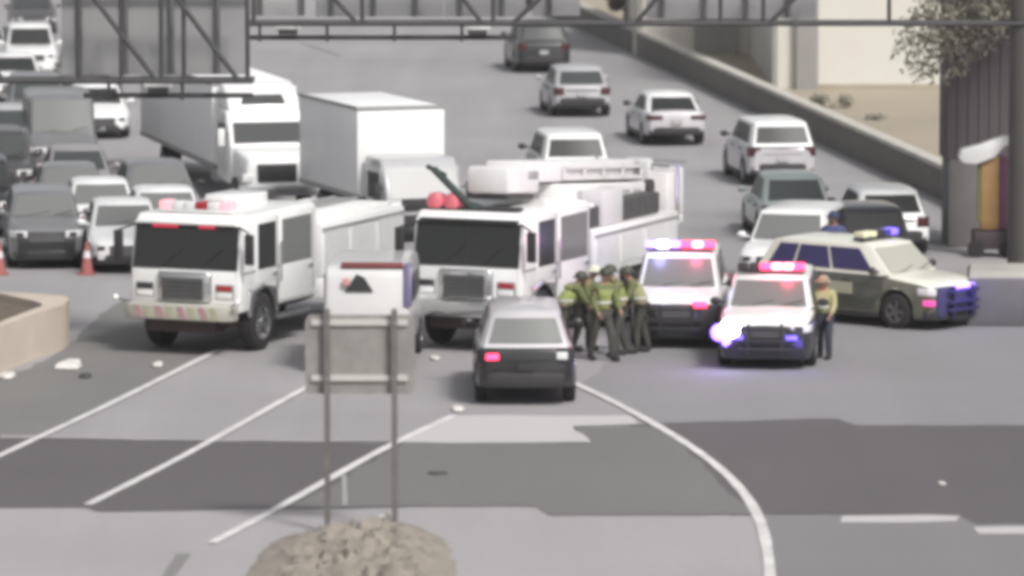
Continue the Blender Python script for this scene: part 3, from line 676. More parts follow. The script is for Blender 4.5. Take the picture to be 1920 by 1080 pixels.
obj('front_mask', B((b_['_xf']-.2, b_['_xf']+.018, -.74, .74, .3, .80)), BLACK, b_, bevel=.03)
def glare_ball(t, x, y, z, r, m):
    bm = bmesh.new(); ball(bm, (x, y, z), r, (.5, 1, 1), 16); return obj('headlight_glare', bm, m, t)
glare_ball(b_, b_['_xf']+.02, -.66, .82, .19, WHON); glare_ball(b_, b_['_xf']-.04, -.88, .72, .17, VIOL); glare_ball(b_, b_['_xf']-.03, -.72, .56, .12, VIOL)  # white headlight core; its violet glare put in as glowing balls
def glow(t, x, y, z, col, e, r=.12):
    l = bpy.data.lights.new('lamp_glow', 'POINT'); l.energy = e; l.color = col; l.shadow_soft_size = r
    o = bpy.data.objects.new('lamp_glow', l); COL.objects.link(o); o.location = (x, y, z); o.parent = t
glow(b_, b_['_xf']+.45, -.85, .65, (.30, .16, 1), 11); glow(b_, b_['_xf']+.3, .75, .5, (.2, .12, 1), 4)
glow(b_, .75, .35, 2.0, (1, .06, .15), 16); glow(a, .85, .35, 2.05, (1, .1, .25), 14); glow(a, .85, -.45, 2.05, (.4, .4, 1), 12)
obj('grille_lamp', B((b_['_xf']+.0, b_['_xf']+.05, .40, .62, .60, .68), (b_['_xf'], b_['_xf']+.05, -.6, -.42, .60, .68)), BLUEON, b_, bevel=.015)
# police SUV standing sideways
fd = Vector((math.sin(R(50)), -math.cos(R(50)), 0)); rt = Vector((fd.y, -fd.x, 0))
pw = G(1682, 617); c3 = pw - fd*1.42 - rt*.86
d_ = car('police_car', 'suv', c3, math.atan2(fd.y, fd.x), OLIVE, 'cream and olive police SUV standing sideways with blue front lights at the right', GP, cat='police car', roof=CREAM, glass=mat('cream_reflecting_glass', (.36, .36, .31), .3), doors=OLIVED, sideglass=mat('blue_lit_glass', (.022, .02, .07), .3, emit=(.06, .04, .5), es=.03), lower=PLA, hood_m=CREAM, mirror=PLA, H=1.70, rim=STEEL)  # glass reflections painted in: cream windscreen tone, faint blue emission at the sides
lightbar(d_, .25, 1.73, .62, [mat('pale_yellow_lens', (.75, .74, .5), .3, coat=.4)]*2 + [PLA, BLUED, BLUEON]); glow(d_, d_['_xf']+.4, 0, .9, (.16, .1, 1), 5); pushbar(d_, mat('dark_blue_bar', (.03, .025, .10), .5))
obj('front_mask', B((d_['_xf']-.2, d_['_xf']+.018, -.76, .76, .3, .90)), mat('blue_tinged_front', (.05, .045, .13), .5), d_, bevel=.03)
obj('grille_lamp', B((d_['_xf']+.0, d_['_xf']+.06, -.3, .45, .84, .92)), VIOL, d_, bevel=.015)
obj('corner_lamp', B((d_['_xf']-.30, d_['_xf']-.06, -.90, -.74, .52, .64)), mat('dim_magenta_lamp', (.4, .05, .2), .3, emit=(.9, .1, .4), es=.8), d_, bevel=.02)
obj('door_badge', B((-.35, .35, -.985, -.965, .66, .9)), mat('faded_badge', (.38, .37, .28), .6), d_)
# near dark SUV: one glowing tail light, one bright reflection put in as a pale lens box
xr_ = -2.25
obj('tail_lamp_glow', B((xr_-.03, xr_+.02, .50, .72, .86, .96)), REDON, near, bevel=.01)
obj('tail_reflection', B((xr_-.03, xr_+.02, -.76, -.56, .86, 1.0)), LENS, near, bevel=.01)
# squat white emergency wagon behind the grey sign
REDT = mat('red_trim', (.20, .05, .055), .5)
wv = A_('rescue_wagon', 'van', 690, 712, 1, WHITE, 'white rescue wagon with red roof trim, mostly hidden by the grey sign', None, cat='rescue vehicle', W=1.78, H=2.12, L=4.3, glass=GLASSL, rearglass=WHITE) if False else None
p, rz = away(688, 704, 2, 4.4)
wv = empty('rescue_wagon', p, rz); tag(wv, 'white rescue wagon with dark red roof edge, mostly hidden behind the grey sign', 'rescue vehicle')
bm = bmesh.new(); prism_y(bm, [(-2.2, .45), (-2.2, 1.2), (-2.02, 1.95), (-1.85, 2.08), (.9, 2.08), (1.3, 1.9), (1.7, 1.25), (2.2, 1.1), (2.2, .45)], -.82, .82); obj('body', bm, paint('dull_white', (.58, .575, .57)), wv, bevel=.14, seg=3)
obj('roof_trim', B((-1.98, -1.88, -.68, .50, 2.03, 2.14)), REDT, wv, bevel=.02)
bm = bmesh.new(); prism_y(bm, [(-2.06, 2.0), (-1.96, 2.13), (-1.8, 2.10), (-2.14, 1.35), (-2.22, 1.32)], -.86, -.70); obj('corner_lens', bm, mat('violet_lens', (.13, .11, .2), .4), wv, bevel=.02)
bm = bmesh.new(); quadbox(bm, [(-2.13, .42, 1.60), (-2.13, -.12, 1.60), (-2.08, .05, 1.86), (-2.08, .2, 1.93)], (-1, 0, .2), .02); obj('rear_window', bm, GLASSD, wv)
obj('rear_lamp', B((-2.19, -2.12, .32, .46, 1.72, 1.86)), mat('pink_lens', (.6, .3, .3), .3), wv, bevel=.01)
obj('rear_bumper', B((-2.35, -2.15, -.85, .85, .4, .62)), PLA, wv, bevel=.03); obj('underbody', B((-2, 2, -.7, .7, .25, .5)), PLA, wv)
for sy in (-1, 1):
    obj('tail_light', B((-2.23, -2.1, sy*.78-.06, sy*.78+.06, .8, 1.1)), REDL, wv, bevel=.01)
    obj('side_window', B((-1.5, .6, sy*.862-.004, sy*.862+.004, 1.35, 1.85)), GLASSD, wv)
    for xw in (-1.35, 1.4): add_wheel(wv, xw, sy*.74, .36, .24, ALU)

# ------------------------------------------------------------------ fire engines
def fire_truck(px, py, h, label, L, aerial):
    f = Vector((math.sin(R(h)), -math.cos(R(h)), 0)); t = empty('fire_engine', G(px, py), math.atan2(f.y, f.x)); tag(t, label, 'fire engine', 'fire engines stopped side by side')
    TW = WHITE
    # bumper
    bm = bmesh.new(); prism_z(bm, [(-.4, -1.18), (-.12, -1.18), (0, -.95), (0, .95), (-.12, 1.18), (-.4, 1.18)], .60, .90)
    bu = obj('bumper', bm, CHR if aerial else mat('dull_bumper', (.42, .41, .36), .5), t, bevel=.03)
    if not aerial:
        RC = mat('faded_red_reflective', (.40, .24, .24), .5); YC = mat('faded_yellow_reflective', (.40, .39, .27), .5)
        for k in range(8):
            y = .95 - k*.235
            bm = bmesh.new(); quadbox(bm, [(.002, y, .63), (.002, y-.14, .63), (.002, y-.24, .87), (.002, y-.10, .87)], (1, 0, 0), .006)
            obj('reflective_stripe', bm, YC if k % 2 == 0 else RC, bu)
    # front face: grille, lamps, wheel-arch flares
    gs = obj('grille', (lambda b: (prism_z(b, [(-.50, -.62), (-.36, -.56), (-.30, -.40), (-.30, .40), (-.36, .56), (-.50, .62)], .93, 1.52), b)[1])(bmesh.new()), CHR, t, bevel=.05, seg=3)
    bm = B((-.32, -.288, -.44, .44, .97, 1.40)); obj('grille_mesh', bm, mat('grille_dark', (.06, .06, .06), .5), gs)
    for k in range(5): obj('slat', B((-.29, -.27, -.44, .44, 1.01+k*.08, 1.035+k*.08)), STEEL, gs)
    for sy in (-1, 1):
        hl = obj('headlight', B((-.5, -.405, sy*.86-.21, sy*.86+.21, .98, 1.30)), CHR, t, bevel=.03)
        for zz in (1.02, 1.16): obj('lamp_bowl', B((-.41, -.392, sy*.86-.17, sy*.86+.17, zz, zz+.11)), LENS if zz < 1.1 else (REDL if sy > 0 else PLA), hl, bevel=.01)
        pr = [(-.86, .84), (-.92, 1.10), (-1.50, 1.22), (-2.18, 1.10), (-2.24, .66)]
        arc = [(-1.55 + .59*math.cos(q), .53 + .62*math.sin(q)) for q in [math.pi*(k/10) for k in range(1, 10)]]
        bm = bmesh.new(); prism_y(bm, pr + [(-2.16, .56)] + arc[::-1] + [(-.94, .60)], sy*1.10 if sy > 0 else -1.21, 1.21 if sy > 0 else -1.10)
        obj('fender', bm, CHR, t, bevel=.02)
    # cab
    xb = -4.15 if not aerial else -4.0; zr = 2.62
    bm = bmesh.new(); prism_y(bm, [(-2.2, 1.12), (-.94, 1.12), (-.93, .72), (-.44, .72), (-.43, 1.54), (-.60, 2.44), (-.80, zr), (xb+.15, zr+.02), (xb, zr-.1), (xb, .72), (-2.2, .72)], -1.19, 1.19)
    obj('cab', bm, TW, t, bevel=.07, seg=3)
    obj('front_panel', B((-.46, -.42, -1.05, 1.05, .86, 1.53)), TW, t, bevel=.012)
    bm = bmesh.new(); quadbox(bm, [(-.435, -1.13, 1.57), (-.435, 1.13, 1.57), (-.59, 1.11, 2.42), (-.59, -1.11, 2.42)], (.98, 0, .18), .02); ws = obj('windscreen', bm, GLASSD, t, bevel=.0)
    bm = bmesh.new(); quadbox(bm, [(-.435, -.015, 1.58), (-.435, .015, 1.58), (-.59, .015, 2.39), (-.59, -.015, 2.39)], (.98, 0, .18), .032); obj('divider', bm, PLA, ws)
    for y in (-.5, .35):
        bm = bmesh.new(); tube(bm, (-.40, y, 1.60), (-.47, y+.45, 1.98), .012, 5); obj('wiper', bm, PLA, ws)
    obj('sun_visor', B((-.75, -.50, -1.05, 1.05, 2.44, 2.49)), TW if not aerial else PLA, t, bevel=.01)
    for sy in (-1, 1):
        y = sy*1.19
        for k, (xa, xc) in enumerate(((-1.15, -2.18), (-2.30, -3.90))):
            d = obj('door', B((xc, xa, min(y, y+sy*.018), max(y, y+sy*.018), 1.24 if k == 0 else .80, 2.54)), TW, t, bevel=.008)
            bm = bmesh.new(); y2 = y+sy*.024
            pr = [(xa-.1, 1.52), (xa-.1, 2.42), (xc+.1, 2.42), (xc+.1, 1.52)]
            prism_y(bm, pr, min(y2, y), max(y2, y)+.001); obj('window', bm, GLASSD if k == 0 else GLASSL, d)
            obj('seam', B((xc-.012, xc-.001, min(y, y+sy*.02), max(y, y+sy*.02), .9, 2.5)), PLA, d)
            obj('handle', B((xc+.08, xc+.26, min(y+sy*.02, y+sy*.06), max(y+sy*.02, y+sy*.06), 1.36, 1.41)), CHR, d, bevel=.008)
        obj('side_stripe', B((-3.9, -.6, min(y, y+sy*.008), max(y, y+sy*.008), .0+1.48, 1.52)), mat('grey_stripe', (.25, .25, .26), .5), t)
        obj('step', B((-3.9, -2.3, min(sy*.9, sy*1.16), max(sy*.9, sy*1.16), .42, .50)), STEEL, t, bevel=.01)
        obj('grab_rail', (lambda b: (tube(b, (-2.24, y+sy*.07, 1.2), (-2.24, y+sy*.07, 2.0), .018, 6), b)[1])(bmesh.new()), CHR, t)
        mr = obj('mirror', B((-.42, -.34, sy*1.42-.10, sy*1.42+.10, 1.70, 2.30)), PLA, t, bevel=.03)
        bm = bmesh.new(); tube(bm, (-.62, sy*1.10, 2.42), (-.38, sy*1.42, 2.30), .02, 5); obj('arm', bm, PLA, mr)
        bm = bmesh.new(); ball(bm, (-.02, sy*1.32, 1.0), .07, seg=10); cm = obj('convex_mirror', bm, LENS, t); bm = bmesh.new(); tube(bm, (-.25, sy*1.0, .85), (-.04, sy*1.32, 1.0), .014, 5); obj('arm', bm, PLA, cm)
    # chassis and wheels
    obj('chassis', B((-L+.3, -.4, -.45, .45, .48, .80), (-1.6, -.5, -.9, .9, .42, .6), (-.75, -.25, -.72, .72, .34, .60)), mat('red_brown_chassis', (.055, .035, .035), .8), t)
    for sy in (-1, 1):
        add_wheel(t, -1.55, sy*1.02, .57, .32, CHR); add_wheel(t, -L+2.3, sy*.92, .51, .52, CHR)
        if aerial: add_wheel(t, -L+3.5, sy*.92, .51, .52, CHR)
    # rear body with shutter compartments
    x1 = xb-.22; zt = 2.15 if not aerial else 1.98
    bm = B((-L, x1, -1.2, 1.2, 1.05, zt), (-L, -L+1.6, -1.2, 1.2, .62, 1.05), (-L+2.95 if not aerial else -L+4.2, x1, -1.2, 1.2, .62, 1.05))
    bd = obj('equipment_body', bm, TW, t, bevel=.035)
    obj('pump_panel', B((xb-.20, xb-.02, -1.05, 1.05, .75, 2.2)), PLA, t)
    for sy in (-1, 1):
        xs_ = x1 - .1; k = 0
        while xs_ - 1.25 > -L+.1:
            z0 = .74 if (k == 0 or xs_-1.25 < -L+1.2) else 1.2
            y = sy*1.2; bm = bmesh.new(); zz = z0
            while zz < zt-.22: box(bm, xs_-1.2, xs_, min(y, y+sy*.02), max(y, y+sy*.02), zz, zz+.075); zz += .085
            obj('shutter', bm, mat('shutter_white', (.66, .66, .66), .4, noise=.05, nscale=3), bd); xs_ -= 1.36; k += 1
        obj('stripe', B((-L+.05, x1-.02, min(sy*1.2, sy*1.226), max(sy*1.2, sy*1.226), zt-.16, zt-.1)), mat('grey_stripe', (.25, .25, .26), .5), bd)
    return t, xb, zr, zt, x1
t1, xb, zr, zt, x1 = fire_truck(330, 668, -22, 'left white fire engine with red roof light bar and striped bumper', 8.6, False)
lb = obj('light_bar', B((-1.25, -.9, -.80, .80, 2.64, 2.70)), WHITE, t1, bevel=.01)
for k in range(6):
    obj('lamp', B((-1.23, -.89, -.78+k*.262, -.78+k*.262+.25, 2.70, 2.86)), [mat('pink_lamp', (.6, .25, .28), .3, emit=(1, .45, .5), es=.7), LENS, LENS, REDL, LENS, mat('pink_lamp', (0, 0, 0))][k], lb, bevel=.03)
obj('visor_glow', B((-.57, -.535, -.75, -.2, 2.37, 2.43)), mat('dim_red_glow', (.4, .03, .05), .3, emit=(.8, .05, .1), es=.5), t1)  # dim red glow along the windscreen top, set in as emissive strips
obj('visor_glow', B((-.57, -.535, .25, .6, 2.37, 2.43)), MATS['dim_red_glow'], t1)
rb_ = obj('roof_locker', B((-3.6, -2.4, -.5, .35, 2.62, 2.86)), WHITE, t1, bevel=.04)
bm = bmesh.new()
for k in range(2):
    y = -.6 + k*.5 + .3; tube(bm, (-4.5, y, 2.30), (-8.4, y, 2.30), .03, 6)
for k in range(11): tube(bm, (-4.7-k*.35, -.3, 2.30), (-4.7-k*.35, .2, 2.30), .018, 6)
obj('ladder', bm, ALU, t1)
obj('hose_bed_cover', B((-8.4, -4.6, -.95, .95, 2.14, 2.25)), mat('pale_tarp', (.7, .7, .69), .8, noise=.08, nscale=3), t1, bevel=.03)

t2, xb, zr, zt, x1 = fire_truck(858, 662, -23, 'right white fire engine carrying a folded aerial ladder and bucket', 8.9, True)
lb = obj('light_bar', B((-1.2, -.9, -1.1, .9, 2.63, 2.70)), PLA, t2, bevel=.01)
for y in (-.62, -.25): 
    bm = bmesh.new(); lathe(bm, [(0.001, 0), (.20, 0), (.21, .14), (.15, .27), (0.001, .30)], 16, 'z', (-1.05, y-.28, 2.66)); obj('beacon', bm, mat('muted_red_beacon', (.42, .10, .12), .35, coat=.3, emit=(.8, .15, .2), es=.25), lb)
# boom: telescoping box sections lying along the truck, on a turret
TILT = -0.072
def tilted(o): o.rotation_euler = (0, TILT, 0); return o
tt = obj('turret', (lambda b: (lathe(b, [(.001, 1.96), (.75, 1.96), (.75, 2.28), (.6, 2.34), (.6, 2.42), (.001, 2.42)], 24, 'z', (-6.6, 0, 0)), b)[1])(bmesh.new()), WHITE, t2)
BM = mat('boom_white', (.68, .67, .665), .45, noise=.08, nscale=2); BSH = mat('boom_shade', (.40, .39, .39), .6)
b1 = tilted(obj('lower_boom', B((-8.3, -3.6, -.62, .62, 2.62, 3.20)), BM, t2, bevel=.05))
for k in range(6):
    x = -8.0 + k*.62
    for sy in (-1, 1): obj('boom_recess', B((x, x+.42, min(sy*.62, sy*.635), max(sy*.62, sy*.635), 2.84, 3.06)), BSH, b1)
b2 = tilted(obj('upper_boom', B((-8.45, -2.2, -.46, .46, 3.24, 3.66)), BM, t2, bevel=.06))
for sy in (-1, 1):
    bm = bmesh.new(); y0, y1 = min(sy*.50, sy*.54), max(sy*.50, sy*.54)
    box(bm, -8.3, -4.0, y0, y1, 3.50, 3.56); box(bm, -8.3, -4.0, y0, y1, 3.28, 3.34)
    for k in range(5): box(bm, -8.3+k*1.06, -8.22+k*1.06, y0, y1, 3.28, 3.56)
    tilted(obj('ladder_rail', bm, BM, t2))
tilted(obj('tip_box', B((-2.9, -1.25, -.46, .46, 3.02, 3.56)), BM, t2, bevel=.09)); tilted(obj('tip_bracket', B((-2.7, -1.35, -.40, .40, 2.90, 3.0)), STEELD, t2))
for y in (-.3, .3): obj('cylinder', (lambda b: (tube(b, (-6.9, y, 2.3), (-4.7, y, 2.62), .08, 12), b)[1])(bmesh.new()), CHR, t2)
obj('deck_shade', B((-8.3, -4.4, -1.02, 1.02, 1.985, 2.42)), mat('dark_deck_shade', (.06, .058, .058), .8, noise=.3, nscale=4), t2, bevel=.04)  # dark box put in for the shaded gap under the boom
obj('control_box', B((-6.0, -4.9, .3, 1.12, 1.99, 2.72)), mat('box_grey', (.55, .55, .55), .5), t2, bevel=.06)
obj('tool_box', B((-4.75, -4.3, -.9, 1.0, 1.99, 2.5)), WHITE, t2, bevel=.05)
for y0 in (-.46, .10):
    bm = bmesh.new(); prism_y(bm, [(-8.2, 3.08), (-8.55, 3.06), (-9.05, 2.55), (-9.45, 1.85), (-9.35, 1.62), (-9.12, 1.66), (-8.72, 2.35), (-8.1, 2.68)], y0, y0+.36); obj('knuckle', bm, mat('knuckle_grey', (.46, .45, .45), .5), t2, bevel=.05)
tube_ = bmesh.new(); tube(tube_, (-8.9, -.6, 2.45), (-8.9, .6, 2.45), .17, 14); obj('pivot', tube_, STEELD, t2)
bk = obj('bucket', B((-10.5, -9.5, -.6, .7, 1.55, 1.75), (-10.5, -10.42, -.6, .7, 1.75, 2.75), (-9.58, -9.5, -.6, .7, 1.75, 2.75), (-10.42, -9.58, -.6, -.52, 1.75, 2.7), (-10.42, -9.58, .62, .7, 1.75, 2.7)), BM, t2, bevel=.04)
obj('bucket_console', B((-9.7, -9.35, -.3, .35, 2.3, 3.0)), mat('box_grey', (.55, .55, .55), .5), t2, bevel=.09)
obj('bucket_hose', (lambda b: (tube(b, (-9.0, -.7, 3.0), (-9.9, -.75, 2.3), .05, 8), b)[1])(bmesh.new()), PLA, t2)
for p_, q in (((-10.5, -.63, 2.85), (-9.5, -.63, 2.9)), ((-9.5, -.63, 2.9), (-9.5, .75, 2.85)), ((-10.53, -.63, 1.7), (-10.53, -.63, 2.85)), ((-10.5, -.63, 2.85), (-10.5, .75, 2.85)), ((-10.0, .75, 1.65), (-10.0, .75, 2.87))):
    bm = bmesh.new(); tube(bm, p_, q, .04, 7); obj('bucket_rail', bm, CHR, bk)
# folded monitor arm over the cab
bm = bmesh.new(); tube(bm, (-1.0, -.95, 3.42), (-.95, -.15, 2.72), .075, 8); tube(bm, (-.95, -.15, 2.72), (-1.0, .1, 2.64), .09, 8); tube(bm, (-1.15, -1.15, 3.45), (-1.0, -.7, 3.3), .05, 8); obj('nozzle_arm', bm, mat('dark_green_black', (.02, .035, .03), .5), t2)
obj('cab_side_vent', B((-3.95, -3.86, 1.14, 1.2, .9, 2.45)), PLA, t2)

for tr in (t1, t2):                       # body rides high over its wheels
    for ch in tr.children:
        if not ch.name.startswith('wheel'): ch.location.z += .11
# ------------------------------------------------------------------ white goods trucks
def box_truck(px, py, h, label, CW, CH, bL, bH, bW, nose):
    """nose: bonneted tractor with roof fairing; otherwise a flat-fronted cab"""
    f = Vector((math.sin(R(h)), -math.cos(R(h)), 0)); t = empty('box_truck', G(px, py), math.atan2(f.y, f.x)); tag(t, label, 'truck', 'white box trucks in the stopped traffic')
    w2 = CW/2; N = 1.2 if nose else 0.12; xe = -N-1.75; zw = 1.58 if nose else .98
    obj('bumper', B((-.25, 0, -w2, w2, .4, .68)), CHR if nose else PLA, t, bevel=.03)
    if nose:
        bm = bmesh.new()
        a = [bm.verts.new(p_) for p_ in ((-.1, -w2*.8, .6), (-.1, w2*.8, .6), (-.2, w2*.72, 1.35), (-.2, -w2*.72, 1.35))]
        b = [bm.verts.new(p_) for p_ in ((-1.3, -w2, .6), (-1.3, w2, .6), (-1.3, w2*.93, 1.62), (-1.3, -w2*.93, 1.62))]
        bm.faces.new(a); bm.faces.new(b[::-1])
        for i in range(4): bm.faces.new((a[i], b[i], b[(i+1) % 4], a[(i+1) % 4]))
        hd = obj('hood', bm, WHITE, t, bevel=.1, seg=3); obj('grille', B((-.2, -.085, -w2*.5, w2*.5, .75, 1.2)), PLA, hd, bevel=.02)
    else:
        obj('grille', B((-.2, -.02, -w2*.6, w2*.6, .78, 1.05)), PLA, t, bevel=.02)
    for sy in (-1, 1): obj('headlight', B((-.3, -.07, sy*w2*.76-.14, sy*w2*.76+.14, .76, .96)), LENS, t, bevel=.03)
    bm = bmesh.new(); prism_y(bm, [(-N+.08 if not nose else -N, .6), (-N, zw), (-N-.35, CH-.25), (-N-.6, CH), (xe, CH), (xe, .6)], -w2, w2); obj('cab', bm, WHITE if nose else SILVER, t, bevel=.08, seg=3)  # flat cab gets the greyer paint, its shade put into the colour
    zt = CH-(.30 if nose else .27); k = -.35/(CH-.25-zw); nr = Vector((1, 0, -k)).normalized()
    X = lambda z: -N + k*(z-zw) + .004
    z0 = zw+.07
    bm = bmesh.new(); quadbox(bm, [(X(z0), -w2*.88, z0), (X(z0), w2*.88, z0), (X(zt), w2*.86, zt), (X(zt), -w2*.86, zt)], nr, .02); obj('windscreen', bm, mat('matt_dark_glass', (.06, .06, .062), .55, spec=.15) if nose else mat('pale_glass', (.24, .24, .235), .3), t)
    for sy in (-1, 1):
        y = sy*w2
        d = obj('door', B((xe+.15, -N-.4, min(y, y+sy*.015), max(y, y+sy*.015), .75, CH-.2)), WHITE, t); obj('window', B((xe+.3, -N-.55, min(y, y+sy*.024), max(y, y+sy*.024), zw+.02, CH-.35)), GLASSD, d)
        m_ = obj('mirror', B((-N-.15, -N-.07, y+sy*.2-.09, y+sy*.2+.09, zw, zw+.45)), PLA if not nose else WHITE, t, bevel=.03); bm = bmesh.new(); tube(bm, (-N-.2, y, zw+.3), (-N-.1, y+sy*.2, zw+.35), .015, 5); obj('arm', bm, PLA, m_)
        add_wheel(t, -.95, sy*(w2-.16), .42, .26, ALU); add_wheel(t, xe-bL*.74, sy*(w2-.22), .45, .45, ALU)
        obj('fuel_tank', B((xe-1.4, xe-.5, min(sy*.5, sy*.9), max(sy*.5, sy*.9), .45, .85)), ALU, t, bevel=.08)
    obj('chassis', B((xe-bL, -.3, -.42, .42, .55, .85)), PLA, t)
    if nose:
        bm = bmesh.new(); prism_y(bm, [(-1.75, CH-.03), (-2.0, CH+.35), (-2.6, CH+.62), (xe, CH+.65), (xe, CH-.03)], -w2*.93, w2*.93); obj('roof_fairing', bm, WHITE, t, bevel=.08, seg=3)
        bm = bmesh.new(); quadbox(bm, [(-1.86, -.58, CH+.14), (-1.86, .58, CH+.14), (-2.02, .50, CH+.36), (-2.02, -.50, CH+.36)], (.85, 0, .5), .03); obj('skylight', bm, MATS['matt_dark_glass'], t)
    BX = mat('box_white', (.80, .80, .795), .45, noise=.04, nscale=1.0); xb_ = xe-.1
    bx = obj('cargo_box', B((xb_-bL, xb_, -bW/2, bW/2, .95, bH)), BX, t, bevel=.02)
    TR = mat('box_trim', (.30, .29, .29), .5)
    obj('corner_trim', B((xb_-bL-.04, xb_+.03, -bW/2-.02, -bW/2+.05, bH-.06, bH+.02), (xb_-bL-.04, xb_+.03, bW/2-.05, bW/2+.02, bH-.06, bH+.02), (xb_-.02, xb_+.03, -bW/2+.05, bW/2-.05, bH-.05, bH+.02)), TR, bx)
    obj('base_rail', B((xb_-bL-.02, xb_+.02, -bW/2-.015, -bW/2+.05, .90, 1.02), (xb_-bL-.02, xb_+.02, bW/2-.05, bW/2+.015, .90, 1.02)), TR, bx)
    return t
box_truck(522, 398, 14, 'long white box truck with roof fairing, left of the smaller box truck', 2.0, 2.45, 10.5, 3.05, 2.2, True)
box_truck(800, 456, 19, 'smaller white box truck with bright box front, above the left fire engine', 1.9, 1.98, 4.8, 3.10, 2.2, False)

# ------------------------------------------------------------------ cones, debris, roadside gear
OR = mat('faded_orange', (.34, .11, .10), .6, noise=.15, nscale=6); CW_ = mat('reflective_collar', (.7, .62, .64), .5)
def cone(px, py, label):
    t = empty('traffic_cone', G(px, py)); tag(t, label, 'traffic cone', 'traffic cones by the stopped cars')
    obj('base', B((-.2, .2, -.2, .2, 0, .04)), OR, t, bevel=.01); bm = bmesh.new(); lathe(bm, [(.001, .04), (.15, .04), (.03, .74), (.001, .76)], 18, 'z'); obj('body', bm, OR, t)
    bm = bmesh.new(); lathe(bm, [(.088, .38), (.094, .38), (.066, .54), (.06, .54)], 18, 'z'); obj('collar', bm, CW_, t)
cone(163, 515, 'orange cone standing in front of the grey SUV'); cone(-1, 515, 'orange cone cut off by the left edge of the picture')
PALE = mat('pale_debris', (.62, .60, .57), .7, noise=.15, nscale=8); DARKD = mat('dark_debris', (.06, .06, .06), .8)
def debris(px, py, sx_, sy_, sz_, m, label, seed, rz=0):
    rnd = random.Random(seed); bm = bmesh.new(); pts = [(math.cos(a)*sx_/2*rnd.uniform(.75, 1.1), math.sin(a)*sy_/2*rnd.uniform(.7, 1.1)) for a in [2*math.pi*k/8 for k in range(8)]]
    prism_z(bm, pts, 0.0, sz_)
    for v_ in bm.verts:
        if v_.co.z > .01: v_.co.z *= rnd.uniform(.5, 1.1); v_.co.x *= .85; v_.co.y *= .85
    o = obj('debris', bm, m, None, bevel=.008); o.location = G(px, py) + Vector((0, 0, .022)); o.rotation_euler = (0, 0, rz)
    tag(o, label, 'debris', 'crash debris on the road'); return o
debris(128, 690, .66, 1.0, .12, PALE, 'largest pale scrap of debris beside the nose of the median wall', 1)
debris(12, 708, .34, .8, .08, PALE, 'pale scrap at the left edge below the median wall', 2)
debris(160, 708, .3, .5, .06, DARKD, 'dark scrap just right of the largest pale scrap', 3)
debris(296, 688, .26, .5, .08, PALE, 'pale scrap in front of the left fire engine wheel', 4)
debris(816, 674, .2, .5, .05, PALE, 'pale scrap right of the grey sign in front of the right fire engine', 5)
debris(858, 770, .28, .6, .06, PALE, 'pale scrap on the lane left of the dark grey SUV', 6)
debris(820, 891, .44, .22, .04, DARKD, 'dark strip lying on the asphalt band right of the sign posts', 7)
debris(1767, 910, .16, .3, .04, PALE, 'small pale scrap on the dark asphalt at the right', 8)
for (px, py, dz, s_, lab) in ((702, 1000, .1, .13, 'pale stone lying left of the two on the dirt mound'), (722, 994, .1, .15, 'pale upright stone next to the right sign post on the mound')):
    bm = bmesh.new(); ball(bm, (0, 0, 0), s_, (.8, .7, .9 if s_ > .14 else .5), 9)
    for v_ in bm.verts: v_.co *= random.uniform(.82, 1.12)
    o = obj('stone', bm, PALE); o.location = G(px, py) + Vector((0, 0, .16)); tag(o, lab, 'stone', 'stones on the dirt mound')
# machine with a tilted white hood, at the pier
p = G(1850, 478); t = empty('roadside_machine', p); tag(t, 'orange and magenta roadside machine under a tilted white hood, beside the dark pier', 'machine')
bm = bmesh.new(); prism_y(bm, [(-.72, 2.28), (-.66, 2.50), (-.2, 2.62), (.30, 2.80), (.56, 2.78), (.58, 2.66), (.34, 2.56), (.12, 2.30), (-.3, 2.14), (-.6, 2.16)], -.55, -.05); obj('hood', bm, WHITE, t, bevel=.06, seg=3)
obj('orange_panel', B((-.18, .24, -.42, -.10, .62, 2.32)), mat('ochre_panel', (.34, .20, .08), .7, noise=.15, nscale=3), t, bevel=.03)
obj('magenta_panel', B((.243, .50, -.42, -.10, .62, 2.32)), mat('plum_panel', (.17, .06, .11), .7, noise=.15, nscale=3), t, bevel=.03)
obj('green_edge', B((-.25, -.183, -.40, -.12, .8, 2.2)), mat('olive_panel', (.15, .16, .06), .7), t)
obj('chassis', B((-.35, .5, -.6, .2, .18, .60)), mat('dark_machine', (.05, .035, .04), .7), t, bevel=.04)
for sx_ in (-.3, .4): bm = bmesh.new(); lathe(bm, [(.001, -.08), (.18, -.08), (.2, 0), (.18, .08), (.001, .08)], 16, 'y', (sx_, -.55, .2)); obj('wheel', bm, RUB, t)

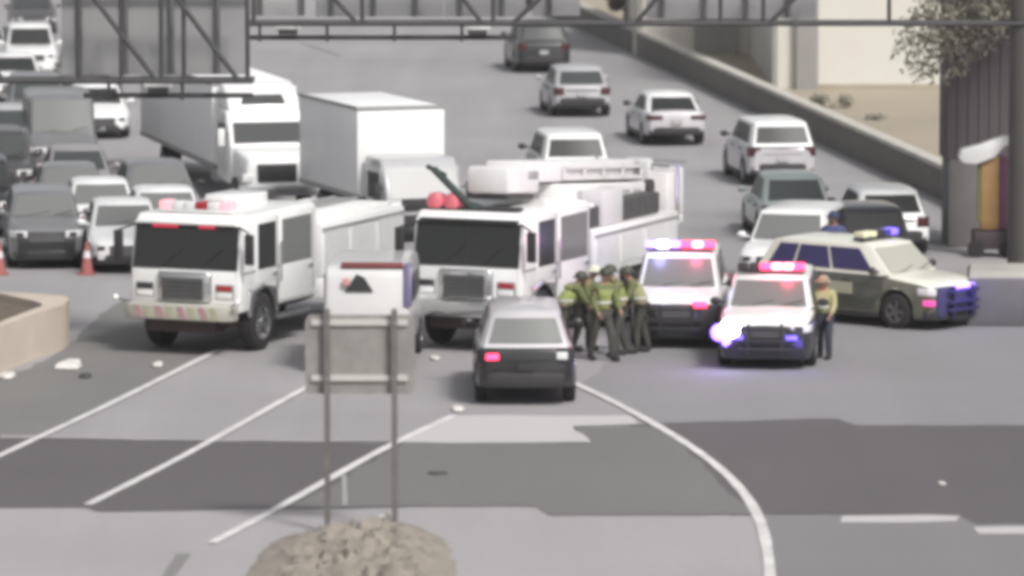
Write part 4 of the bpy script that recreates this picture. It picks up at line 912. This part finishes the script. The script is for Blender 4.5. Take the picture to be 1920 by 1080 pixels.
# ------------------------------------------------------------------ people
def skin_mesh(name, joints, edges, m, parent, root, extra=None, sub=2):
    names = list(joints); me = bpy.data.meshes.new(name + '_skeleton')
    me.from_pydata([joints[k][0] for k in names], [(names.index(a), names.index(b)) for a, b in edges], [])
    o = bpy.data.objects.new(name, me); COL.objects.link(o)
    o.modifiers.new('skin', 'SKIN'); ss = o.modifiers.new('sub', 'SUBSURF'); ss.levels = sub
    sv = me.skin_vertices if me.skin_vertices else None
    if not sv:
        bm = bmesh.new(); bm.from_mesh(me); bm.verts.layers.skin.verify(); bm.to_mesh(me); bm.free()
    for i, k in enumerate(names):
        r = joints[k][1]; me.skin_vertices[0].data[i].radius = (r, r) if not isinstance(r, tuple) else r
        me.skin_vertices[0].data[i].use_root = (k == root)
    dg = bpy.context.evaluated_depsgraph_get(); ev = o.evaluated_get(dg); nm = bpy.data.meshes.new_from_object(ev)
    bpy.data.objects.remove(o)
    if extra:
        bm = bmesh.new(); bm.from_mesh(nm); extra(bm); bm.to_mesh(nm); bm.free()
    nm.materials.clear(); nm.materials.append(m)
    for pl in nm.polygons: pl.use_smooth = True; pl.material_index = 0
    q = bpy.data.objects.new(name, nm); COL.objects.link(q); q.parent = parent; return q
SKIN = mat('skin', (.36, .22, .16), .6); VEST = mat('hi_vis_yellow', (.25, .29, .09), .7, noise=.1, nscale=8); TURN = mat('dark_turnout', (.055, .055, .045), .85, noise=.2, nscale=8)
SLV = mat('olive_sleeve', (.13, .15, .06), .8, noise=.2, nscale=8); HELM = mat('dark_helmet', (.045, .05, .035), .5); BOOT = mat('boot_leather', (.02, .018, .018), .7); REFL = mat('reflective_band', (.55, .56, .5), .4)
TANS = mat('tan_shirt', (.36, .31, .22), .8)
def person(px, py, face, label, lean=0, reach=0, h=1.74, stride=.12, top=VEST, arms=None, legs=None, hat=None, group='firefighters gathered beside the right fire engine'):
    """face: direction faced in degrees (0 = away, 180 = towards the camera)"""
    arms = arms or SLV; legs = legs or TURN; hat = hat or HELM
    k = h/1.74; t = empty('person', G(px, py), R(90-face)); tag(t, label, 'person', group)
    ln = R(lean); bx = lambda x, z, y=0: Vector(((x + math.sin(ln)*max(0, z-.95)), y, .95+(z-.95)*math.cos(ln) if z > .95 else z))*k
    J = {'pelvis': (bx(0, .96), .13), 'waist': (bx(0, 1.10), .125), 'chest': (bx(.01, 1.32), (.15)), 'upchest': (bx(0, 1.44), .12), 'neck': (bx(.01, 1.52), .058), 'jaw': (bx(.05, 1.59), .072), 'head': (bx(.03, 1.66), .094), 'crown': (bx(.02, 1.72), .075)}
    E = [('pelvis', 'waist'), ('waist', 'chest'), ('chest', 'upchest'), ('upchest', 'neck'), ('neck', 'jaw'), ('jaw', 'head'), ('head', 'crown')]
    for s, sy in (('L', 1), ('R', -1)):
        st = stride*(1 if sy > 0 else -1)
        J['hip'+s] = (Vector((0, .10*sy, .90))*k, .095); J['knee'+s] = (Vector((.05+st*.6, .12*sy, .50))*k, .062); J['ankle'+s] = (Vector((st-.02, .13*sy, .09))*k, .045); J['toe'+s] = (Vector((st+.17, .15*sy, .04))*k, .036)
        E += [('pelvis', 'hip'+s), ('hip'+s, 'knee'+s), ('knee'+s, 'ankle'+s), ('ankle'+s, 'toe'+s)]
        sh = bx(0, 1.42, .20*sy); rr_ = R(reach if sy > 0 else reach*.6)
        el = sh + Vector((math.sin(rr_)*.28, .05*sy, -math.cos(rr_)*.28))*k; r2 = rr_+R(25 + reach*.3); wr_ = el + Vector((math.sin(r2)*.25, -.02*sy, -math.cos(r2)*.25))*k
        d2 = (wr_-el).normalized(); pm = wr_ + d2*.07*k
        J['sho'+s] = (sh, .062); J['elb'+s] = (el, .044); J['wri'+s] = (wr_, .030); J['palm'+s] = (pm, (.022, .036))
        E += [('upchest', 'sho'+s), ('sho'+s, 'elb'+s), ('elb'+s, 'wri'+s), ('wri'+s, 'palm'+s)]
    def hands(bm):
        for s, sy in (('L', 1), ('R', -1)):
            wr_ = J['wri'+s][0]; pm = J['palm'+s][0]; d = (pm-wr_).normalized(); side = Vector((0, 1, 0)).cross(d).normalized(); inw = Vector((0, -sy, 0))
            for q, ln_ in ((-.027, .062), (-.009, .074), (.009, .078), (.027, .070)):
                a = pm + side*q + d*.02; b = a + (d + inw*.15).normalized()*ln_*.5; c_ = b + (d + inw*.6).normalized()*ln_*.55
                tube(bm, a, b, .0095, 6, .009); tube(bm, b, c_, .009, 6, .007)
            a = wr_ + d*.03 + side*.02; b = a + (d*.7 + side*.7).normalized()*.04; c_ = b + (d*.9 + side*.2 + inw*.3).normalized()*.032; tube(bm, a, b, .013, 6, .011); tube(bm, b, c_, .011, 6, .008)
        hc = J['head'][0]; fx = Vector((math.cos(ln*.4), 0, -math.sin(ln*.4)))
        tube(bm, hc + fx*.085 + Vector((0, 0, .012)), hc + fx*.118 + Vector((0, 0, -.025)), .009, 6, .015)
        for sy in (-1, 1):
            ball(bm, hc + fx*.088 + Vector((0, sy*.033, .008)), .013, seg=8); ball(bm, hc + Vector((-.005, sy*.093, -.005)), .028, (.6, .35, 1), 8)
        box(bm, *(lambda c__: (c__.x-.01, c__.x+.006, c__.y-.026, c__.y+.026, c__.z-.005, c__.z+.004))(hc + fx*.098 + Vector((0, 0, -.058))))
    skin_mesh('body', J, E, SKIN, t, 'pelvis', hands)
    sub = lambda ks, g: {q: (J[q][0], tuple(x+g for x in J[q][1]) if isinstance(J[q][1], tuple) else J[q][1]+g) for q in ks}
    skin_mesh('jacket', sub(['pelvis', 'waist', 'chest', 'upchest', 'neck', 'shoL', 'elbL', 'wriL', 'shoR', 'elbR', 'wriR'], .024), [('pelvis', 'waist'), ('waist', 'chest'), ('chest', 'upchest'), ('upchest', 'neck'), ('upchest', 'shoL'), ('shoL', 'elbL'), ('elbL', 'wriL'), ('upchest', 'shoR'), ('shoR', 'elbR'), ('elbR', 'wriR')], arms, t, 'pelvis')
    if top is not arms:
        vj = sub(['pelvis', 'waist', 'chest', 'upchest'], .045); vj['shoL'] = (J['shoL'][0]*.8 + J['upchest'][0]*.2, .075); vj['shoR'] = (J['shoR'][0]*.8 + J['upchest'][0]*.2, .075)
        skin_mesh('vest', vj, [('pelvis', 'waist'), ('waist', 'chest'), ('chest', 'upchest'), ('upchest', 'shoL'), ('upchest', 'shoR')], top, t, 'pelvis')
        wz = J['waist'][0]; bm = bmesh.new(); lathe(bm, [(.176, -.025), (.182, -.025), (.182, .025), (.176, .025)], 20, 'z', wz + Vector((0, 0, .03))); obj('reflective_stripe', bm, REFL, t)
    skin_mesh('trousers', sub(['pelvis', 'hipL', 'kneeL', 'ankleL', 'hipR', 'kneeR', 'ankleR'], .020), [('pelvis', 'hipL'), ('hipL', 'kneeL'), ('kneeL', 'ankleL'), ('pelvis', 'hipR'), ('hipR', 'kneeR'), ('kneeR', 'ankleR')], legs, t, 'pelvis')
    for s in 'LR':
        skin_mesh('boot', {'a': (J['ankle'+s][0]+Vector((0, 0, .06)), .072), 'b': (J['ankle'+s][0]+Vector((0, 0, -.03)), .072), 'c': (J['toe'+s][0]+Vector((.04, 0, .012)), .066)}, [('a', 'b'), ('b', 'c')], BOOT, t, 'a', sub=1)
    bm = bmesh.new(); hc = J['head'][0] + Vector((-.005, 0, .045)); ball(bm, hc, .125, (1.08, .92, .85), 16)
    bmesh.ops.delete(bm, geom=[v_ for v_ in bm.verts if v_.co.z < hc.z-.02], context='VERTS'); lathe(bm, [(.10, -.02), (.165, -.03), (.165, -.018), (.11, 0)], 20, 'z', hc)
    obj('helmet', bm, hat, t)
    return t
person(1052, 666, 60, 'firefighter in yellow vest nearest the dark grey SUV, bending to the right', 38, 45, 1.72)
person(1090, 658, 110, 'firefighter with pale helmet second from the left in the group', 20, 30, 1.70, hat=mat('pale_helmet', (.6, .6, .5), .5))
person(1128, 676, 150, 'firefighter standing in the middle of the group with a wide stride', 8, 15, 1.78, .2)
person(1164, 668, 250, 'firefighter in bright yellow vest, tallest and second from the right', 16, 35, 1.78, .16)
person(1204, 662, 270, 'firefighter in olive turnout coat beside the white police SUV', 24, 25, 1.72, top=mat('dull_yellow_vest', (.30, .31, .16), .8))
person(1546, 672, 200, 'officer in pale yellow top and dark trousers between the two police cars', 6, 20, 1.58, top=mat('pale_yellow_top', (.45, .45, .25), .8), arms=mat('yellow_sleeve', (.34, .34, .17), .8), legs=mat('navy_trousers', (.04, .04, .06), .8), hat=mat('tan_hat', (.3, .25, .18), .8), group=None)
person(1562, 560, 190, 'person in blue uniform behind the cream police SUV, head above its roof', 0, 10, 1.84, top=mat('blue_uniform', (.05, .06, .16), .7), arms=MATS['blue_uniform'], legs=MATS['navy_trousers'], hat=mat('navy_cap', (.03, .04, .10), .7), group=None)

for o in bpy.data.objects:
    for k in GONE:
        if k in o: del o[k]

# ------------------------------------------------------------------ haze
hb = bmesh.new(); box(hb, -120, 120, -15, 420, -1.0, 24)
hz = obj('haze', hb, None); hz['kind'] = 'stuff'
hm = bpy.data.materials.new('haze'); hm.use_nodes = True; hn = hm.node_tree; hn.nodes.clear()
pv = hn.nodes.new('ShaderNodeVolumePrincipled'); pv.inputs['Color'].default_value = (.95, .95, .96, 1); pv.inputs['Density'].default_value = 0.00028; pv.inputs['Anisotropy'].default_value = 0.2
ho = hn.nodes.new('ShaderNodeOutputMaterial'); hn.links.new(pv.outputs[0], ho.inputs['Volume']); hz.data.materials.append(hm)
